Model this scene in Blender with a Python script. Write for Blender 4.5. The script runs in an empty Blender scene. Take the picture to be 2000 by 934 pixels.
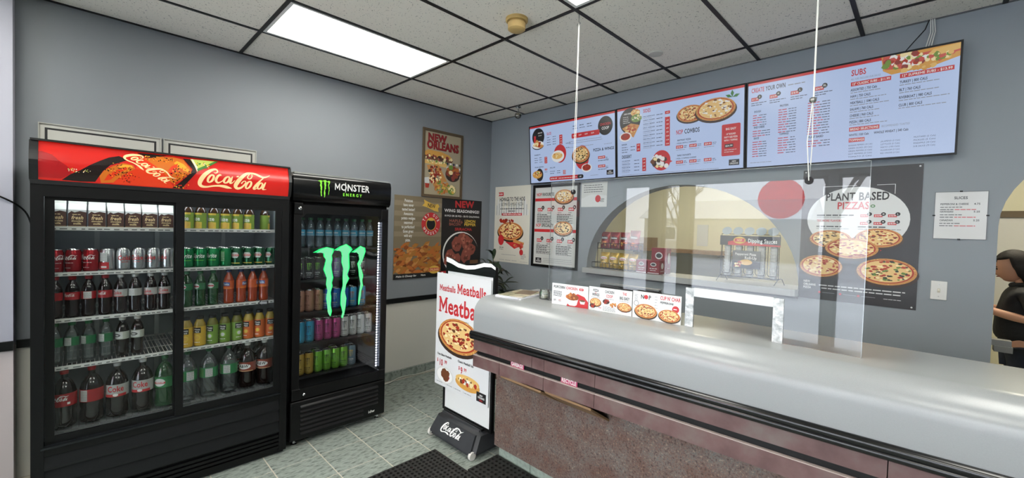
import bpy, bmesh, math, random
from mathutils import Matrix, Vector
R = random.Random(7)
sc = bpy.context.scene
COL = sc.collection

# ------------------------------------------------------------------ camera, sky, exposure
cam_d = bpy.data.cameras.new('camera')
cam_d.sensor_fit = 'HORIZONTAL'; cam_d.sensor_width = 36.0
cam_d.lens = 816.83 / 2000 * 36.0
cam_d.clip_start = 0.02; cam_d.clip_end = 300
cam = bpy.data.objects.new('camera', cam_d); COL.objects.link(cam)
YAW, PITCH, ROLL = 0.77845, 0.02678, 0.0297
CAM = Vector((3.9589, -3.5907, 1.65))
f0 = Vector((-math.sin(YAW), math.cos(YAW), 0)); r0 = Vector((math.cos(YAW), math.sin(YAW), 0)); u0 = Vector((0, 0, 1))
fw = f0 * math.cos(PITCH) - u0 * math.sin(PITCH); up = u0 * math.cos(PITCH) + f0 * math.sin(PITCH)
rt = r0 * math.cos(ROLL) + up * math.sin(ROLL); up = up * math.cos(ROLL) - r0 * math.sin(ROLL)
m3 = Matrix((rt, up, -fw)).transposed()
cam.matrix_world = Matrix.Translation(CAM) @ m3.to_4x4()
sc.camera = cam
sc.view_settings.view_transform = 'Standard'
sc.view_settings.look = 'None'
sc.view_settings.exposure = 0.5
sc.view_settings.gamma = 1.0
sc.view_settings.use_curve_mapping = False
sc.cycles.use_denoising = True
sc.cycles.max_bounces = 8; sc.cycles.diffuse_bounces = 4; sc.cycles.glossy_bounces = 4
sc.cycles.transmission_bounces = 6; sc.cycles.transparent_max_bounces = 16
sc.cycles.sample_clamp_indirect = 6.0
sc.cycles.caustics_reflective = False; sc.cycles.caustics_refractive = False

wd = bpy.data.worlds.new('overcast_sky'); sc.world = wd; wd.use_nodes = True
nt = wd.node_tree; nt.nodes.clear()
wo = nt.nodes.new('ShaderNodeOutputWorld'); bg = nt.nodes.new('ShaderNodeBackground')
tc = nt.nodes.new('ShaderNodeTexCoord'); nz = nt.nodes.new('ShaderNodeTexNoise'); rp = nt.nodes.new('ShaderNodeValToRGB')
nz.inputs['Scale'].default_value = 2.5; nz.inputs['Detail'].default_value = 5
rp.color_ramp.elements[0].color = (.78, .84, .95, 1); rp.color_ramp.elements[1].color = (.98, .99, 1, 1)
nt.links.new(tc.outputs['Generated'], nz.inputs['Vector']); nt.links.new(nz.outputs['Fac'], rp.inputs['Fac'])
nt.links.new(rp.outputs['Color'], bg.inputs['Color']); nt.links.new(bg.outputs[0], wo.inputs[0])
SKY = 7.0
bg.inputs['Strength'].default_value = SKY
TUBE = 10.0            # radiance of the fluorescent diffusers
CEIL = 2.981

# ------------------------------------------------------------------ materials
def lin(c):
    if isinstance(c, str):
        c = c.lstrip('#'); c = tuple(int(c[i:i + 2], 16) / 255 for i in (0, 2, 4))
    return tuple((x / 12.92 if x <= .04045 else ((x + .055) / 1.055) ** 2.4) for x in c) + (1,)
MATS = {}
def mat(name, col=None, rough=.5, metal=0, emit=0, spec=.5, noise=0, nscale=20, col2=None, bump=0, bscale=None, coat=0):
    if name in MATS: return MATS[name]
    m = bpy.data.materials.new(name); m.use_nodes = True
    n = m.node_tree.nodes; l = m.node_tree.links; b = n['Principled BSDF']
    c = lin(col)
    b.inputs['Base Color'].default_value = c
    b.inputs['Roughness'].default_value = rough; b.inputs['Metallic'].default_value = metal
    b.inputs['Specular IOR Level'].default_value = spec
    if coat: b.inputs['Coat Weight'].default_value = coat; b.inputs['Coat Roughness'].default_value = .08
    if emit:
        b.inputs['Emission Color'].default_value = c; b.inputs['Emission Strength'].default_value = emit
    if noise or col2:
        t = n.new('ShaderNodeTexCoord'); x = n.new('ShaderNodeTexNoise'); r = n.new('ShaderNodeValToRGB')
        x.inputs['Scale'].default_value = nscale; x.inputs['Detail'].default_value = 4
        l.new(t.outputs['Object'], x.inputs['Vector']); l.new(x.outputs['Fac'], r.inputs['Fac'])
        c2 = lin(col2) if col2 else tuple(v * (1 - noise) for v in c[:3]) + (1,)
        r.color_ramp.elements[0].position = .35; r.color_ramp.elements[1].position = .65
        r.color_ramp.elements[0].color = c2; r.color_ramp.elements[1].color = c
        l.new(r.outputs['Color'], b.inputs['Base Color'])
        if emit: l.new(r.outputs['Color'], b.inputs['Emission Color'])
    if bump:
        t = n.new('ShaderNodeTexCoord'); x = n.new('ShaderNodeTexNoise'); bm_ = n.new('ShaderNodeBump')
        x.inputs['Scale'].default_value = bscale or nscale; x.inputs['Detail'].default_value = 3
        bm_.inputs['Strength'].default_value = bump; bm_.inputs['Distance'].default_value = .01
        l.new(t.outputs['Object'], x.inputs['Vector']); l.new(x.outputs['Fac'], bm_.inputs['Height']); l.new(bm_.outputs[0], b.inputs['Normal'])
    MATS[name] = m; return m
def glassmat(name, tint=(1, 1, 1), rough=.01, ior=1.5, boost=1.0, body=0.0, bodycol='#888888'):
    """thin clear sheet: transparent, with a Fresnel mirror on top"""
    if name in MATS: return MATS[name]
    m = bpy.data.materials.new(name); m.use_nodes = True; n = m.node_tree.nodes; l = m.node_tree.links; n.clear()
    o = n.new('ShaderNodeOutputMaterial'); tr = n.new('ShaderNodeBsdfTransparent'); gl = n.new('ShaderNodeBsdfGlossy')
    mx = n.new('ShaderNodeMixShader'); fr = n.new('ShaderNodeFresnel')
    fr.inputs['IOR'].default_value = ior; tr.inputs['Color'].default_value = tuple(tint) + (1,)
    gl.inputs['Roughness'].default_value = rough
    fac = fr.outputs[0]
    if boost != 1:
        mu = n.new('ShaderNodeMath'); mu.operation = 'MULTIPLY'; mu.use_clamp = True; mu.inputs[1].default_value = boost
        l.new(fac, mu.inputs[0]); fac = mu.outputs[0]
    base = tr.outputs[0]
    if body:
        df = n.new('ShaderNodeBsdfDiffuse'); df.inputs['Color'].default_value = lin(bodycol); m2 = n.new('ShaderNodeMixShader')
        m2.inputs[0].default_value = body; l.new(tr.outputs[0], m2.inputs[1]); l.new(df.outputs[0], m2.inputs[2]); base = m2.outputs[0]
    l.new(fac, mx.inputs[0]); l.new(base, mx.inputs[1]); l.new(gl.outputs[0], mx.inputs[2]); l.new(mx.outputs[0], o.inputs[0])
    MATS[name] = m; return m
def ramp_mat(name, stops, scale=8, rough=.5, detail=6, kind='NOISE', coord='Object', vec_scale=None, bump=0, emit=0):
    if name in MATS: return MATS[name]
    m = bpy.data.materials.new(name); m.use_nodes = True; n = m.node_tree.nodes; l = m.node_tree.links; b = n['Principled BSDF']
    t = n.new('ShaderNodeTexCoord'); mp = n.new('ShaderNodeMapping')
    if vec_scale: mp.inputs['Scale'].default_value = vec_scale
    l.new(t.outputs[coord], mp.inputs['Vector'])
    if kind == 'NOISE':
        x = n.new('ShaderNodeTexNoise'); x.inputs['Detail'].default_value = detail; out = x.outputs['Fac']
    else:
        x = n.new('ShaderNodeTexVoronoi'); out = x.outputs['Distance']
    x.inputs['Scale'].default_value = scale; l.new(mp.outputs[0], x.inputs['Vector'])
    r = n.new('ShaderNodeValToRGB'); e = r.color_ramp.elements
    while len(e) < len(stops): e.new(.5)
    for k, (p, c) in enumerate(stops): e[k].position = p; e[k].color = lin(c)
    l.new(out, r.inputs['Fac']); l.new(r.outputs['Color'], b.inputs['Base Color']); b.inputs['Roughness'].default_value = rough
    if emit: l.new(r.outputs['Color'], b.inputs['Emission Color']); b.inputs['Emission Strength'].default_value = emit
    if bump:
        bm_ = n.new('ShaderNodeBump'); bm_.inputs['Strength'].default_value = bump; bm_.inputs['Distance'].default_value = .01
        l.new(out, bm_.inputs['Height']); l.new(bm_.outputs[0], b.inputs['Normal'])
    MATS[name] = m; return m

# ------------------------------------------------------------------ mesh builder
class MB:
    def __init__(s): s.v = []; s.f = []
    def add(s, vs, fs):
        o = len(s.v); s.v += [tuple(v) for v in vs]; s.f += [tuple(i + o for i in f) for f in fs]; return s
    def box(s, a, b, taper=0):
        x0, y0, z0 = a; x1, y1, z1 = b
        return s.add([(x0, y0, z0), (x1, y0, z0), (x1, y1, z0), (x0, y1, z0), (x0, y0, z1), (x1, y0, z1), (x1, y1, z1), (x0, y1, z1)],
                     [(3, 2, 1, 0), (4, 5, 6, 7), (0, 1, 5, 4), (1, 2, 6, 5), (2, 3, 7, 6), (3, 0, 4, 7)])
    def rbox(s, a, b, r=.01, seg=3):
        """box with rounded vertical-and-horizontal edges (bevelled)"""
        bm = bmesh.new(); bmesh.ops.create_cube(bm, size=1)
        for v in bm.verts: v.co = Vector([(a[i] + b[i]) / 2 + v.co[i] * (b[i] - a[i]) for i in range(3)])
        bmesh.ops.bevel(bm, geom=list(bm.edges), offset=r, segments=seg, affect='EDGES', profile=.5)
        bm.verts.ensure_lookup_table(); vs = [v.co[:] for v in bm.verts]; fs = [[v.index for v in f.verts] for f in bm.faces]
        bm.free(); return s.add(vs, fs)
    def prism(s, pts, ax, lo, hi):
        """polygon pts (2D, ccw) extruded along axis ax between lo and hi; pts map to the other two axes in order"""
        n = len(pts); o = [i for i in range(3) if i != ax]
        vs = []
        for w in (lo, hi):
            for p in pts:
                q = [0, 0, 0]; q[ax] = w; q[o[0]] = p[0]; q[o[1]] = p[1]; vs.append(q)
        fs = [tuple(range(n))[::-1], tuple(range(n, 2 * n))] + [(i, (i + 1) % n, n + (i + 1) % n, n + i) for i in range(n)]
        return s.add(vs, fs)
    def tube(s, path, r, seg=8, closed=False):
        path = [Vector(p) for p in path]; n = len(path); vs = []; fs = []
        rr = r if hasattr(r, '__len__') else [r] * n
        ref = None
        for i, p in enumerate(path):
            if closed: t = path[(i + 1) % n] - path[i - 1]
            else: t = path[min(i + 1, n - 1)] - path[max(i - 1, 0)]
            t.normalize()
            if ref is None: ref = t.orthogonal().normalized()
            ref = (ref - t * ref.dot(t))
            if ref.length < 1e-6: ref = t.orthogonal()
            ref.normalize(); b = t.cross(ref)
            for k in range(seg):
                a = 2 * math.pi * k / seg; vs.append(p + (ref * math.cos(a) + b * math.sin(a)) * rr[i])
        for i in range(n if closed else n - 1):
            j = (i + 1) % n
            for k in range(seg):
                k2 = (k + 1) % seg; fs.append((i * seg + k, i * seg + k2, j * seg + k2, j * seg + k))
        if not closed: fs += [tuple(range(seg))[::-1], tuple(range((n - 1) * seg, n * seg))]
        return s.add(vs, fs)
    def lathe(s, prof, seg=20, c=(0, 0, 0), cap=True):
        vs = []; fs = []; n = len(prof)
        for r, z in prof:
            for k in range(seg):
                a = 2 * math.pi * k / seg; vs.append((c[0] + r * math.cos(a), c[1] + r * math.sin(a), c[2] + z))
        for i in range(n - 1):
            for k in range(seg):
                k2 = (k + 1) % seg; fs.append((i * seg + k, i * seg + k2, (i + 1) * seg + k2, (i + 1) * seg + k))
        if cap: fs += [tuple(range(seg))[::-1], tuple(range((n - 1) * seg, n * seg))]
        return s.add(vs, fs)
    def sphere(s, c, r, seg=12, rings=8, sc_=(1, 1, 1)):
        prof = [(max(1e-4, math.sin(math.pi * i / rings)), -math.cos(math.pi * i / rings)) for i in range(rings + 1)]
        t = MB().lathe(prof, seg)
        return s.add([(c[0] + v[0] * r * sc_[0], c[1] + v[1] * r * sc_[1], c[2] + v[2] * r * sc_[2]) for v in t.v], t.f)
    def xf(s, M): s.v = [tuple(M @ Vector(v)) for v in s.v]; return s
    def mesh(s, name):
        me = bpy.data.meshes.new(name); me.from_pydata(s.v, [], s.f); me.update(); return me
def recalc(me):
    bm = bmesh.new(); bm.from_mesh(me); bmesh.ops.recalc_face_normals(bm, faces=bm.faces); bm.to_mesh(me); bm.free()
def obj(name, mb, m, parent=None, smooth=False, fix=True):
    me = mb.mesh(name) if isinstance(mb, MB) else mb
    if fix and isinstance(mb, MB): recalc(me)
    if m: 
        me.materials.clear(); me.materials.append(m)
    if smooth:
        for p in me.polygons: p.use_smooth = True
        if smooth != 'all':
            try: me.set_sharp_from_angle(angle=math.radians(40))
            except Exception: pass
    o = bpy.data.objects.new(name, me); COL.objects.link(o)
    if parent: o.parent = parent
    return o
def tag(o, label=None, cat=None, group=None, kind=None):
    if label: o['label'] = label
    if cat: o['category'] = cat
    if group: o['group'] = group
    if kind: o['kind'] = kind
    return o
def thing(name, label, cat, loc=(0, 0, 0), rz=0, group=None):
    o = bpy.data.objects.new(name, None); COL.objects.link(o); o.empty_display_size = .05
    o.location = loc; o.rotation_euler = (0, 0, rz); return tag(o, label, cat, group)
def struct(name, mb, m, **k): return tag(obj(name, mb, m, **k), kind='structure')
def copy_tree(o, parent=None):
    c = o.copy(); COL.objects.link(c); c.parent = parent
    for ch in list(o.children): copy_tree(ch, c)
    return c

# ------------------------------------------------------------------ lettering
GL = {}
def load_glyphs():
    cu = bpy.data.curves.new('t', 'FONT'); cu.resolution_u = 2; cu.fill_mode = 'FRONT'
    to = bpy.data.objects.new('t', cu); COL.objects.link(to)
    def ev(txt, off):
        cu.body = txt; cu.offset = off
        dg = bpy.context.evaluated_depsgraph_get(); dg.update()
        e = to.evaluated_get(dg); me = e.to_mesh(); me.calc_loop_triangles()
        r = ([(v.co.x, v.co.y) for v in me.vertices], [tuple(t.vertices) for t in me.loop_triangles]); e.to_mesh_clear(); return r
    iw = max(v[0] for v in ev('I', 0)[0])
    for ch in "ABCDEFGHIJKLMNOPQRSTUVWXYZabcdefghijklmnopqrstuvwxyz0123456789.,!?&$|'-:/()\"+%":
        adv = max(v[0] for v in ev(ch + 'I', 0)[0]) - iw
        for b, off in ((0, 0), (1, .022 if ch != 'M' else 0)): GL[(ch, b)] = ev(ch, off) + (adv,)
    bpy.data.objects.remove(to); bpy.data.curves.remove(cu)
    v = [(.06, 0), (.17, 0), (.17, .44), (.385, .10), (.60, .44), (.60, 0), (.71, 0), (.71, .69), (.60, .69), (.385, .33), (.17, .69), (.06, .69)]
    GL[('M', 1)] = (v, [(0, 1, 2), (0, 2, 11), (11, 2, 10), (10, 2, 3), (10, 3, 9), (9, 3, 8), (8, 3, 4), (8, 4, 7), (7, 4, 5), (7, 5, 6)], .77)
load_glyphs()
def text2d(s, h, bold=1, sx=1.0, shear=0, track=0):
    """triangles of a line of text, cap height h, starting at 0,0"""
    k = h / .69; x = 0; vs = []; ts = []
    for ch in s:
        if ch == ' ': x += .3 + track; continue
        g = GL.get((ch, bold))
        if not g: continue
        o = len(vs)
        vs += [((x + vx) * k * sx + shear * vy * k, vy * k) for vx, vy in g[0]]; ts += [tuple(i + o for i in t) for t in g[1]]
        x += g[2] + track
    return vs, ts, x * k * sx
def catmull(pts, n=5):
    out = []
    for i in range(len(pts) - 1):
        p0 = pts[max(i - 1, 0)]; p1 = pts[i]; p2 = pts[i + 1]; p3 = pts[min(i + 2, len(pts) - 1)]
        for j in range(n):
            t = j / n
            out.append(tuple(.5 * (2 * b + (c - a) * t + (2 * a - 5 * b + 4 * c - d) * t * t + (3 * b - a - 3 * c + d) * t ** 3) for a, b, c, d in zip(p0, p1, p2, p3)))
    out.append(tuple(pts[-1])); return out
def stroke2d(pts, n=5):
    """ribbon through (x,y,width) points"""
    p = catmull(pts, n); vs = []; ts = []
    for i, (x, y, w) in enumerate(p):
        a = p[max(i - 1, 0)]; b = p[min(i + 1, len(p) - 1)]
        dx, dy = b[0] - a[0], b[1] - a[1]; L = math.hypot(dx, dy) or 1
        w = max(w, .5); vs += [(x - dy / L * w / 2, y + dx / L * w / 2), (x + dy / L * w / 2, y - dx / L * w / 2)]
    for i in range(len(p) - 1): ts += [(2 * i, 2 * i + 1, 2 * i + 3), (2 * i, 2 * i + 3, 2 * i + 2)]
    return vs, ts
def oval_stroke(cx, cy, rx, ry, slant, w, a0=0, a1=360, n=14):
    pts = []
    for i in range(n + 1):
        a = math.radians(a0 + (a1 - a0) * i / n); x = rx * math.cos(a); y = ry * math.sin(a)
        pts.append((cx + x - y * slant, cy + y, w * (.65 + .45 * abs(math.cos(a)))))
    return pts
def script_logo():
    S = [[(742, 432, 8), (772, 440, 14), (795, 415, 20), (775, 385, 26), (735, 385, 32), (680, 412, 46), (612, 470, 58), (562, 550, 62), (553, 605, 52), (585, 640, 38), (650, 650, 26), (740, 640, 24), (820, 640, 30), (890, 652, 42), (940, 668, 40), (1005, 688, 4)],
         oval_stroke(700, 525, 36, 55, .35, 30), [(845, 480, 20), (825, 470, 24), (790, 500, 34), (772, 555, 36), (800, 592, 26), (850, 575, 14), (880, 545, 10)],
         oval_stroke(925, 550, 36, 48, .35, 30), [(1010, 500, 14), (985, 555, 36), (975, 598, 32), (1005, 600, 14), (1045, 560, 8)],
         [(1068, 503, 20), (1102, 497, 20)],
         [(1590, 488, 3), (1545, 512, 16), (1480, 522, 28), (1425, 500, 34), (1360, 466, 32), (1285, 450, 28), (1210, 462, 42), (1130, 530, 58), (1070, 610, 62), (1058, 660, 52), (1090, 690, 38), (1145, 678, 30), (1195, 625, 22), (1208, 585, 14), (1175, 578, 14), (1140, 615, 20)],
         [(1300, 470, 10), (1302, 505, 14), (1275, 540, 16), (1242, 535, 16), (1238, 500, 14), (1268, 462, 12)],
         oval_stroke(1252, 640, 36, 56, .35, 30), [(1500, 520, 10), (1440, 570, 22), (1375, 640, 38), (1335, 700, 36), (1365, 708, 16), (1400, 680, 8)],
         oval_stroke(1432, 662, 34, 48, .35, 28), [(1520, 605, 16), (1492, 665, 36), (1478, 712, 32), (1505, 724, 14), (1535, 722, 5)]]
    vs = []; ts = []
    for s_ in S:
        # undo the photograph's slope, flip y, scale so the logo is 1 wide
        s2 = [((x - 540) / 1050, (720 - (y - .115 * (x - 540))) / 1050, w / 1050) for x, y, w in s_]
        p = catmull(s2, 4); o = len(vs)
        v, t = stroke2d_raw(p); vs += v; ts += [tuple(i + o for i in q) for q in t]
    return vs, ts
def stroke2d_raw(p):
    vs = []; ts = []
    for i, (x, y, w) in enumerate(p):
        a = p[max(i - 1, 0)]; b = p[min(i + 1, len(p) - 1)]
        dx, dy = b[0] - a[0], b[1] - a[1]; L = math.hypot(dx, dy) or 1
        w = max(w, .003); vs += [(x - dy / L * w / 2, y + dx / L * w / 2), (x + dy / L * w / 2, y - dx / L * w / 2)]
    for i in range(len(p) - 1): ts += [(2 * i, 2 * i + 1, 2 * i + 3), (2 * i, 2 * i + 3, 2 * i + 2)]
    return vs, ts
SCRIPT = script_logo()
def fan(pts):
    """ear-clipped polygon"""
    from mathutils.geometry import tessellate_polygon
    return list(pts), [tuple(t) for t in tessellate_polygon([[Vector((x, y, 0)) for x, y in pts]])]
def claw_mark():
    A = [[(207, 403), (262, 372), (330, 352), (398, 370), (395, 400), (380, 430), (385, 470), (375, 520), (380, 560), (397, 640), (385, 690), (392, 720), (375, 780), (382, 830), (378, 900), (390, 960), (378, 1008), (360, 985), (350, 960), (345, 900), (333, 830), (345, 760), (330, 700), (335, 640), (303, 560), (318, 500), (325, 470), (303, 440), (300, 410), (262, 400)],
         [(395, 385), (450, 350), (515, 325), (560, 355), (578, 380), (545, 420), (550, 500), (552, 560), (530, 620), (550, 660), (520, 720), (510, 790), (527, 850), (520, 930), (508, 1000), (495, 1040), (478, 1030), (490, 980), (468, 900), (470, 800), (488, 720), (485, 640), (490, 560), (470, 500), (474, 440), (466, 400), (440, 385)],
         [(562, 408), (620, 370), (655, 345), (705, 365), (712, 400), (695, 450), (685, 480), (660, 540), (677, 590), (692, 640), (683, 690), (692, 740), (675, 790), (670, 850), (658, 920), (647, 929), (645, 880), (653, 800), (665, 720), (648, 640), (640, 570), (628, 520), (648, 480), (640, 430), (615, 405)]]
    vs = []; ts = []
    for a in A:
        v, t = fan([((x - 207) / 505, (1040 - y) / 505) for x, y in a]); o = len(vs); vs += v; ts += [tuple(i + o for i in q) for q in t]
    return vs, ts      # 1 wide, 1.416 high
CLAW = claw_mark()
def mark_xf(mark, x, y, w, shear=0, sy=1):
    return [(x + vx * w + shear * vy * w, y + vy * w * sy) for vx, vy in mark[0]], mark[1]

class Print:
    """flat print on a surface: 2D shapes gathered per ink, each ink one child mesh.  fn(u,v,d) -> xyz"""
    def __init__(s, parent, fn, step=.0006, maxlen=None):
        s.p = parent; s.fn = fn; s.step = step; s.maxlen = maxlen; s.lay = {}; s.k = 1
    def tri(s, vs, ts, ink, layer):
        key = (ink, layer)
        V, T = s.lay.setdefault(key, ([], [])); o = len(V); s.k = (s.k + 1) % 48; e = s.k * s.step / 60
        V += [(q[0], q[1], e) for q in vs]; T += [tuple(i + o for i in t) for t in ts]; return s
    def rect(s, x0, y0, x1, y1, ink, layer=1): return s.tri([(x0, y0), (x1, y0), (x1, y1), (x0, y1)], [(0, 1, 2), (0, 2, 3)], ink, layer)
    def poly(s, pts, ink, layer=1): v, t = fan(pts); return s.tri(v, t, ink, layer)
    def oval(s, cx, cy, rx, ry, ink, layer=1, n=28, a0=0, a1=360):
        full = abs(a1 - a0) >= 360
        pts = [(cx + rx * math.cos(math.radians(a0 + (a1 - a0) * i / n)), cy + ry * math.sin(math.radians(a0 + (a1 - a0) * i / n))) for i in range(n if full else n + 1)]
        vs = [(cx, cy)] + pts; m = len(pts)
        return s.tri(vs, [(0, 1 + i, 1 + (i + 1) % m) for i in range(m if full else m - 1)], ink, layer)
    def ring(s, cx, cy, rx, ry, w, ink, layer=1, n=28, a0=0, a1=360):
        vs = []; ts = []
        for i in range(n + 1):
            a = math.radians(a0 + (a1 - a0) * i / n); c, d = math.cos(a), math.sin(a)
            vs += [(cx + rx * c, cy + ry * d), (cx + (rx - w) * c, cy + (ry - w) * d)]
        for i in range(n): ts += [(2 * i, 2 * i + 1, 2 * i + 3), (2 * i, 2 * i + 3, 2 * i + 2)]
        return s.tri(vs, ts, ink, layer)
    def rrect(s, x0, y0, x1, y1, r, ink, layer=1):
        pts = []
        for cx, cy, a in ((x1 - r, y1 - r, 0), (x0 + r, y1 - r, 90), (x0 + r, y0 + r, 180), (x1 - r, y0 + r, 270)):
            pts += [(cx + r * math.cos(math.radians(a + 30 * i)), cy + r * math.sin(math.radians(a + 30 * i))) for i in range(4)]
        return s.poly(pts, ink, layer)
    def text(s, t, x, y, h, ink, layer=2, align='l', bold=1, sx=.8, w=None, shear=0, track=.02, rot=0):
        vs, ts, W = text2d(t, h, bold, sx, shear, track)
        if w and W > 0: vs = [(a * w / W, b) for a, b in vs]; W = w
        dx = {'l': 0, 'c': -W / 2, 'r': -W}[align]
        vs = [(a + dx, b) for a, b in vs]
        if rot:
            c, d = math.cos(rot), math.sin(rot); vs = [(a * c - b * d, a * d + b * c) for a, b in vs]
        return s.tri([(a + x, b + y) for a, b in vs], ts, ink, layer)
    def words(s, x, y, w, h, ink, layer=2, align='l'):
        """a line of print too small to read, as word-long dashes"""
        X = x if align == 'l' else x - w / 2; e = X + w
        while X < e - h * .8:
            L = min(h * R.uniform(1.6, 4.2), e - X); s.rect(X, y, X + L, y + h * .62, ink, layer); X += L + h * .5
        return s
    def mark(s, mk, x, y, w, ink, layer=2, shear=0, sy=1): v, t = mark_xf(mk, x, y, w, shear, sy); return s.tri(v, t, ink, layer)
    def blob(s, cx, cy, r, ink, layer=3, n=7, sq=1.0):
        a0 = R.uniform(0, 6); pts = [(cx + r * R.uniform(.7, 1.15) * math.cos(a0 + 6.283 * i / n), cy + sq * r * R.uniform(.7, 1.15) * math.sin(a0 + 6.283 * i / n)) for i in range(n)]
        return s.tri([(cx, cy)] + pts, [(0, 1 + i, 1 + (i + 1) % n) for i in range(n)], ink, layer)
    def scatter(s, cx, cy, rx, ry, n, r, inks, layer=3, sq=1.0):
        for i in range(n):
            a = R.uniform(0, 6.283); q = math.sqrt(R.random()); s.blob(cx + rx * q * math.cos(a), cy + ry * q * math.sin(a), r * R.uniform(.6, 1.3), R.choice(inks), layer + i % 3, sq=sq)
        return s
    def pizza(s, cx, cy, rx, ry, layer=2, style='pep', board=True):
        if board: s.oval(cx, cy - ry * .16, rx * 1.06, ry * 1.04, 'board', layer)
        s.oval(cx, cy, rx, ry, 'crust', layer + 1); s.oval(cx, cy + ry * .02, rx * .9, ry * .88, 'sauce', layer + 2); s.oval(cx, cy + ry * .03, rx * .84, ry * .82, 'cheese', layer + 3)
        sq = ry / rx
        tops = {'pep': ('pepperoni', 'sauce', 'cheese2'), 'veg': ('olive', 'pepper', 'cheese2', 'sauce'), 'meat': ('pepperoni', 'sausage', 'cheese2', 'sauce'), 'mush': ('sausage', 'cheese2', 'olive'), 'white': ('cheese2', 'ink_white', 'sausage'), 'plain': ('cheese2', 'crust', 'sauce')}[style]
        s.scatter(cx, cy + ry * .03, rx * .8, ry * .78, 84, rx * .075, tops, layer + 4, sq)
        for i in range(22): a = R.uniform(0, 6.283); s.blob(cx + rx * .945 * math.cos(a), cy + ry * .94 * math.sin(a), rx * .035, R.choice(('fried', 'fried2', 'bun2')), layer + 2, 5, sq)
        return s
    def build(s, names=None):
        for (ink, layer), (V, T) in sorted(s.lay.items(), key=lambda q: q[0][1]):
            if s.maxlen: V, T = tess(V, T, s.maxlen)
            me = bpy.data.meshes.new('print'); me.from_pydata([s.fn(u, v, layer * s.step + e) for u, v, e in V], [], T); me.update()
            nm = INKNAME.get(ink, 'print')
            o = obj(nm, me, INK(ink), s.p); o['kind'] = 'stuff'
def tess(V, T, L):
    V = list(V); T = list(T); out = []; mid = {}
    def m(a, b):
        k = (min(a, b), max(a, b))
        if k not in mid: mid[k] = len(V); V.append(((V[a][0] + V[b][0]) / 2, (V[a][1] + V[b][1]) / 2, V[a][2]))
        return mid[k]
    while T:
        a, b, c = T.pop(); d = [math.dist(V[a][:2], V[b][:2]), math.dist(V[b][:2], V[c][:2]), math.dist(V[c][:2], V[a][:2])]; i = d.index(max(d))
        if d[i] <= L: out.append((a, b, c)); continue
        if i == 1: a, b, c = b, c, a
        elif i == 2: a, b, c = c, a, b
        q = m(a, b); T += [(a, q, c), (q, b, c)]
    return V, out
INKS = dict(ink_white='#e9e9e6', ink_black='#17181a', ink_red='#c02a2f', ink_dark='#303236', ink_grey='#8b8f92', ink_pale='#d2d4d2', ink_orange='#d9742c', ink_yellow='#e0c24a', ink_green='#3c7a3c', ink_lime='#7fd03a',
            ink_cream='#f3d9a2', ink_brown='#6b4a2e', ink_blue='#2e63a8', board='#3a2a22', crust='#c58a4a', sauce='#a8341f', cheese='#e2bd7c', cheese2='#efdca6', pepperoni='#8f2a1c', olive='#2e3324', pepper='#5d7d34', sausage='#6d4128',
            fried='#b8692c', fried2='#8c4a1e', bun='#d09a48', bun2='#e0b76a', lettuce='#6f8f3a', tan='#8d8069', tan2='#a89878', gold='#d8b04c', maroon='#7c1620', ink_gapple='#86b53c', meat='#8c3b33', meat2='#c4544a')
INKNAME = {k: ('lettering_' + k[4:] if k.startswith('ink_') else 'picture_' + {'cheese2': 'melted_cheese', 'fried2': 'browned', 'bun2': 'bread_top', 'tan2': 'tan_band', 'meat2': 'pink_meat'}.get(k, k)) for k in INKS}
INKNAME['ink_gapple'] = 'picture_apple'
SCREEN = [False]
def INK(k):
    if SCREEN[0]:
        return mat('screen_' + k, INKS.get(k, '#ffffff'), .5, emit=.62)
    return mat(k, INKS[k], .45)
def flat(o, u, v):
    o, u, v = Vector(o), Vector(u).normalized(), Vector(v).normalized(); n = u.cross(v)
    return lambda a, b, d: tuple(o + u * a + v * b + n * d)
# ------------------------------------------------------------------ the room
def in_view(p, m=30):
    d = Vector(p) - CAM; z = d.dot(fw)
    if z < .1: return False
    x = 1000 + 816.83 * d.dot(rt) / z; y = 467 - 816.83 * d.dot(up) / z
    return -m < x < 2000 + m and -m < y < 934 + m
def holed_wall(outer, holes, ax, lo, hi):
    """wall slab with openings: outer/holes are 2D loops, extruded along ax"""
    from mathutils.geometry import tessellate_polygon
    loops = [outer] + holes; flatp = [p for l in loops for p in l]
    tris = tessellate_polygon([[Vector((x, y, 0)) for x, y in l] for l in loops]); n = len(flatp); o = [i for i in range(3) if i != ax]
    mb = MB(); vs = []
    for w in (lo, hi):
        for p in flatp:
            q = [0, 0, 0]; q[ax] = w; q[o[0]] = p[0]; q[o[1]] = p[1]; vs.append(q)
    fs = [tuple(t) for t in tris] + [tuple(i + n for i in t[::-1]) for t in tris]
    k = 0
    for l in loops:
        m = len(l)
        for i in range(m): a, b = k + i, k + (i + 1) % m; fs.append((a, b, n + b, n + a))
        k += m
    return mb.add(vs, fs)
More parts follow.
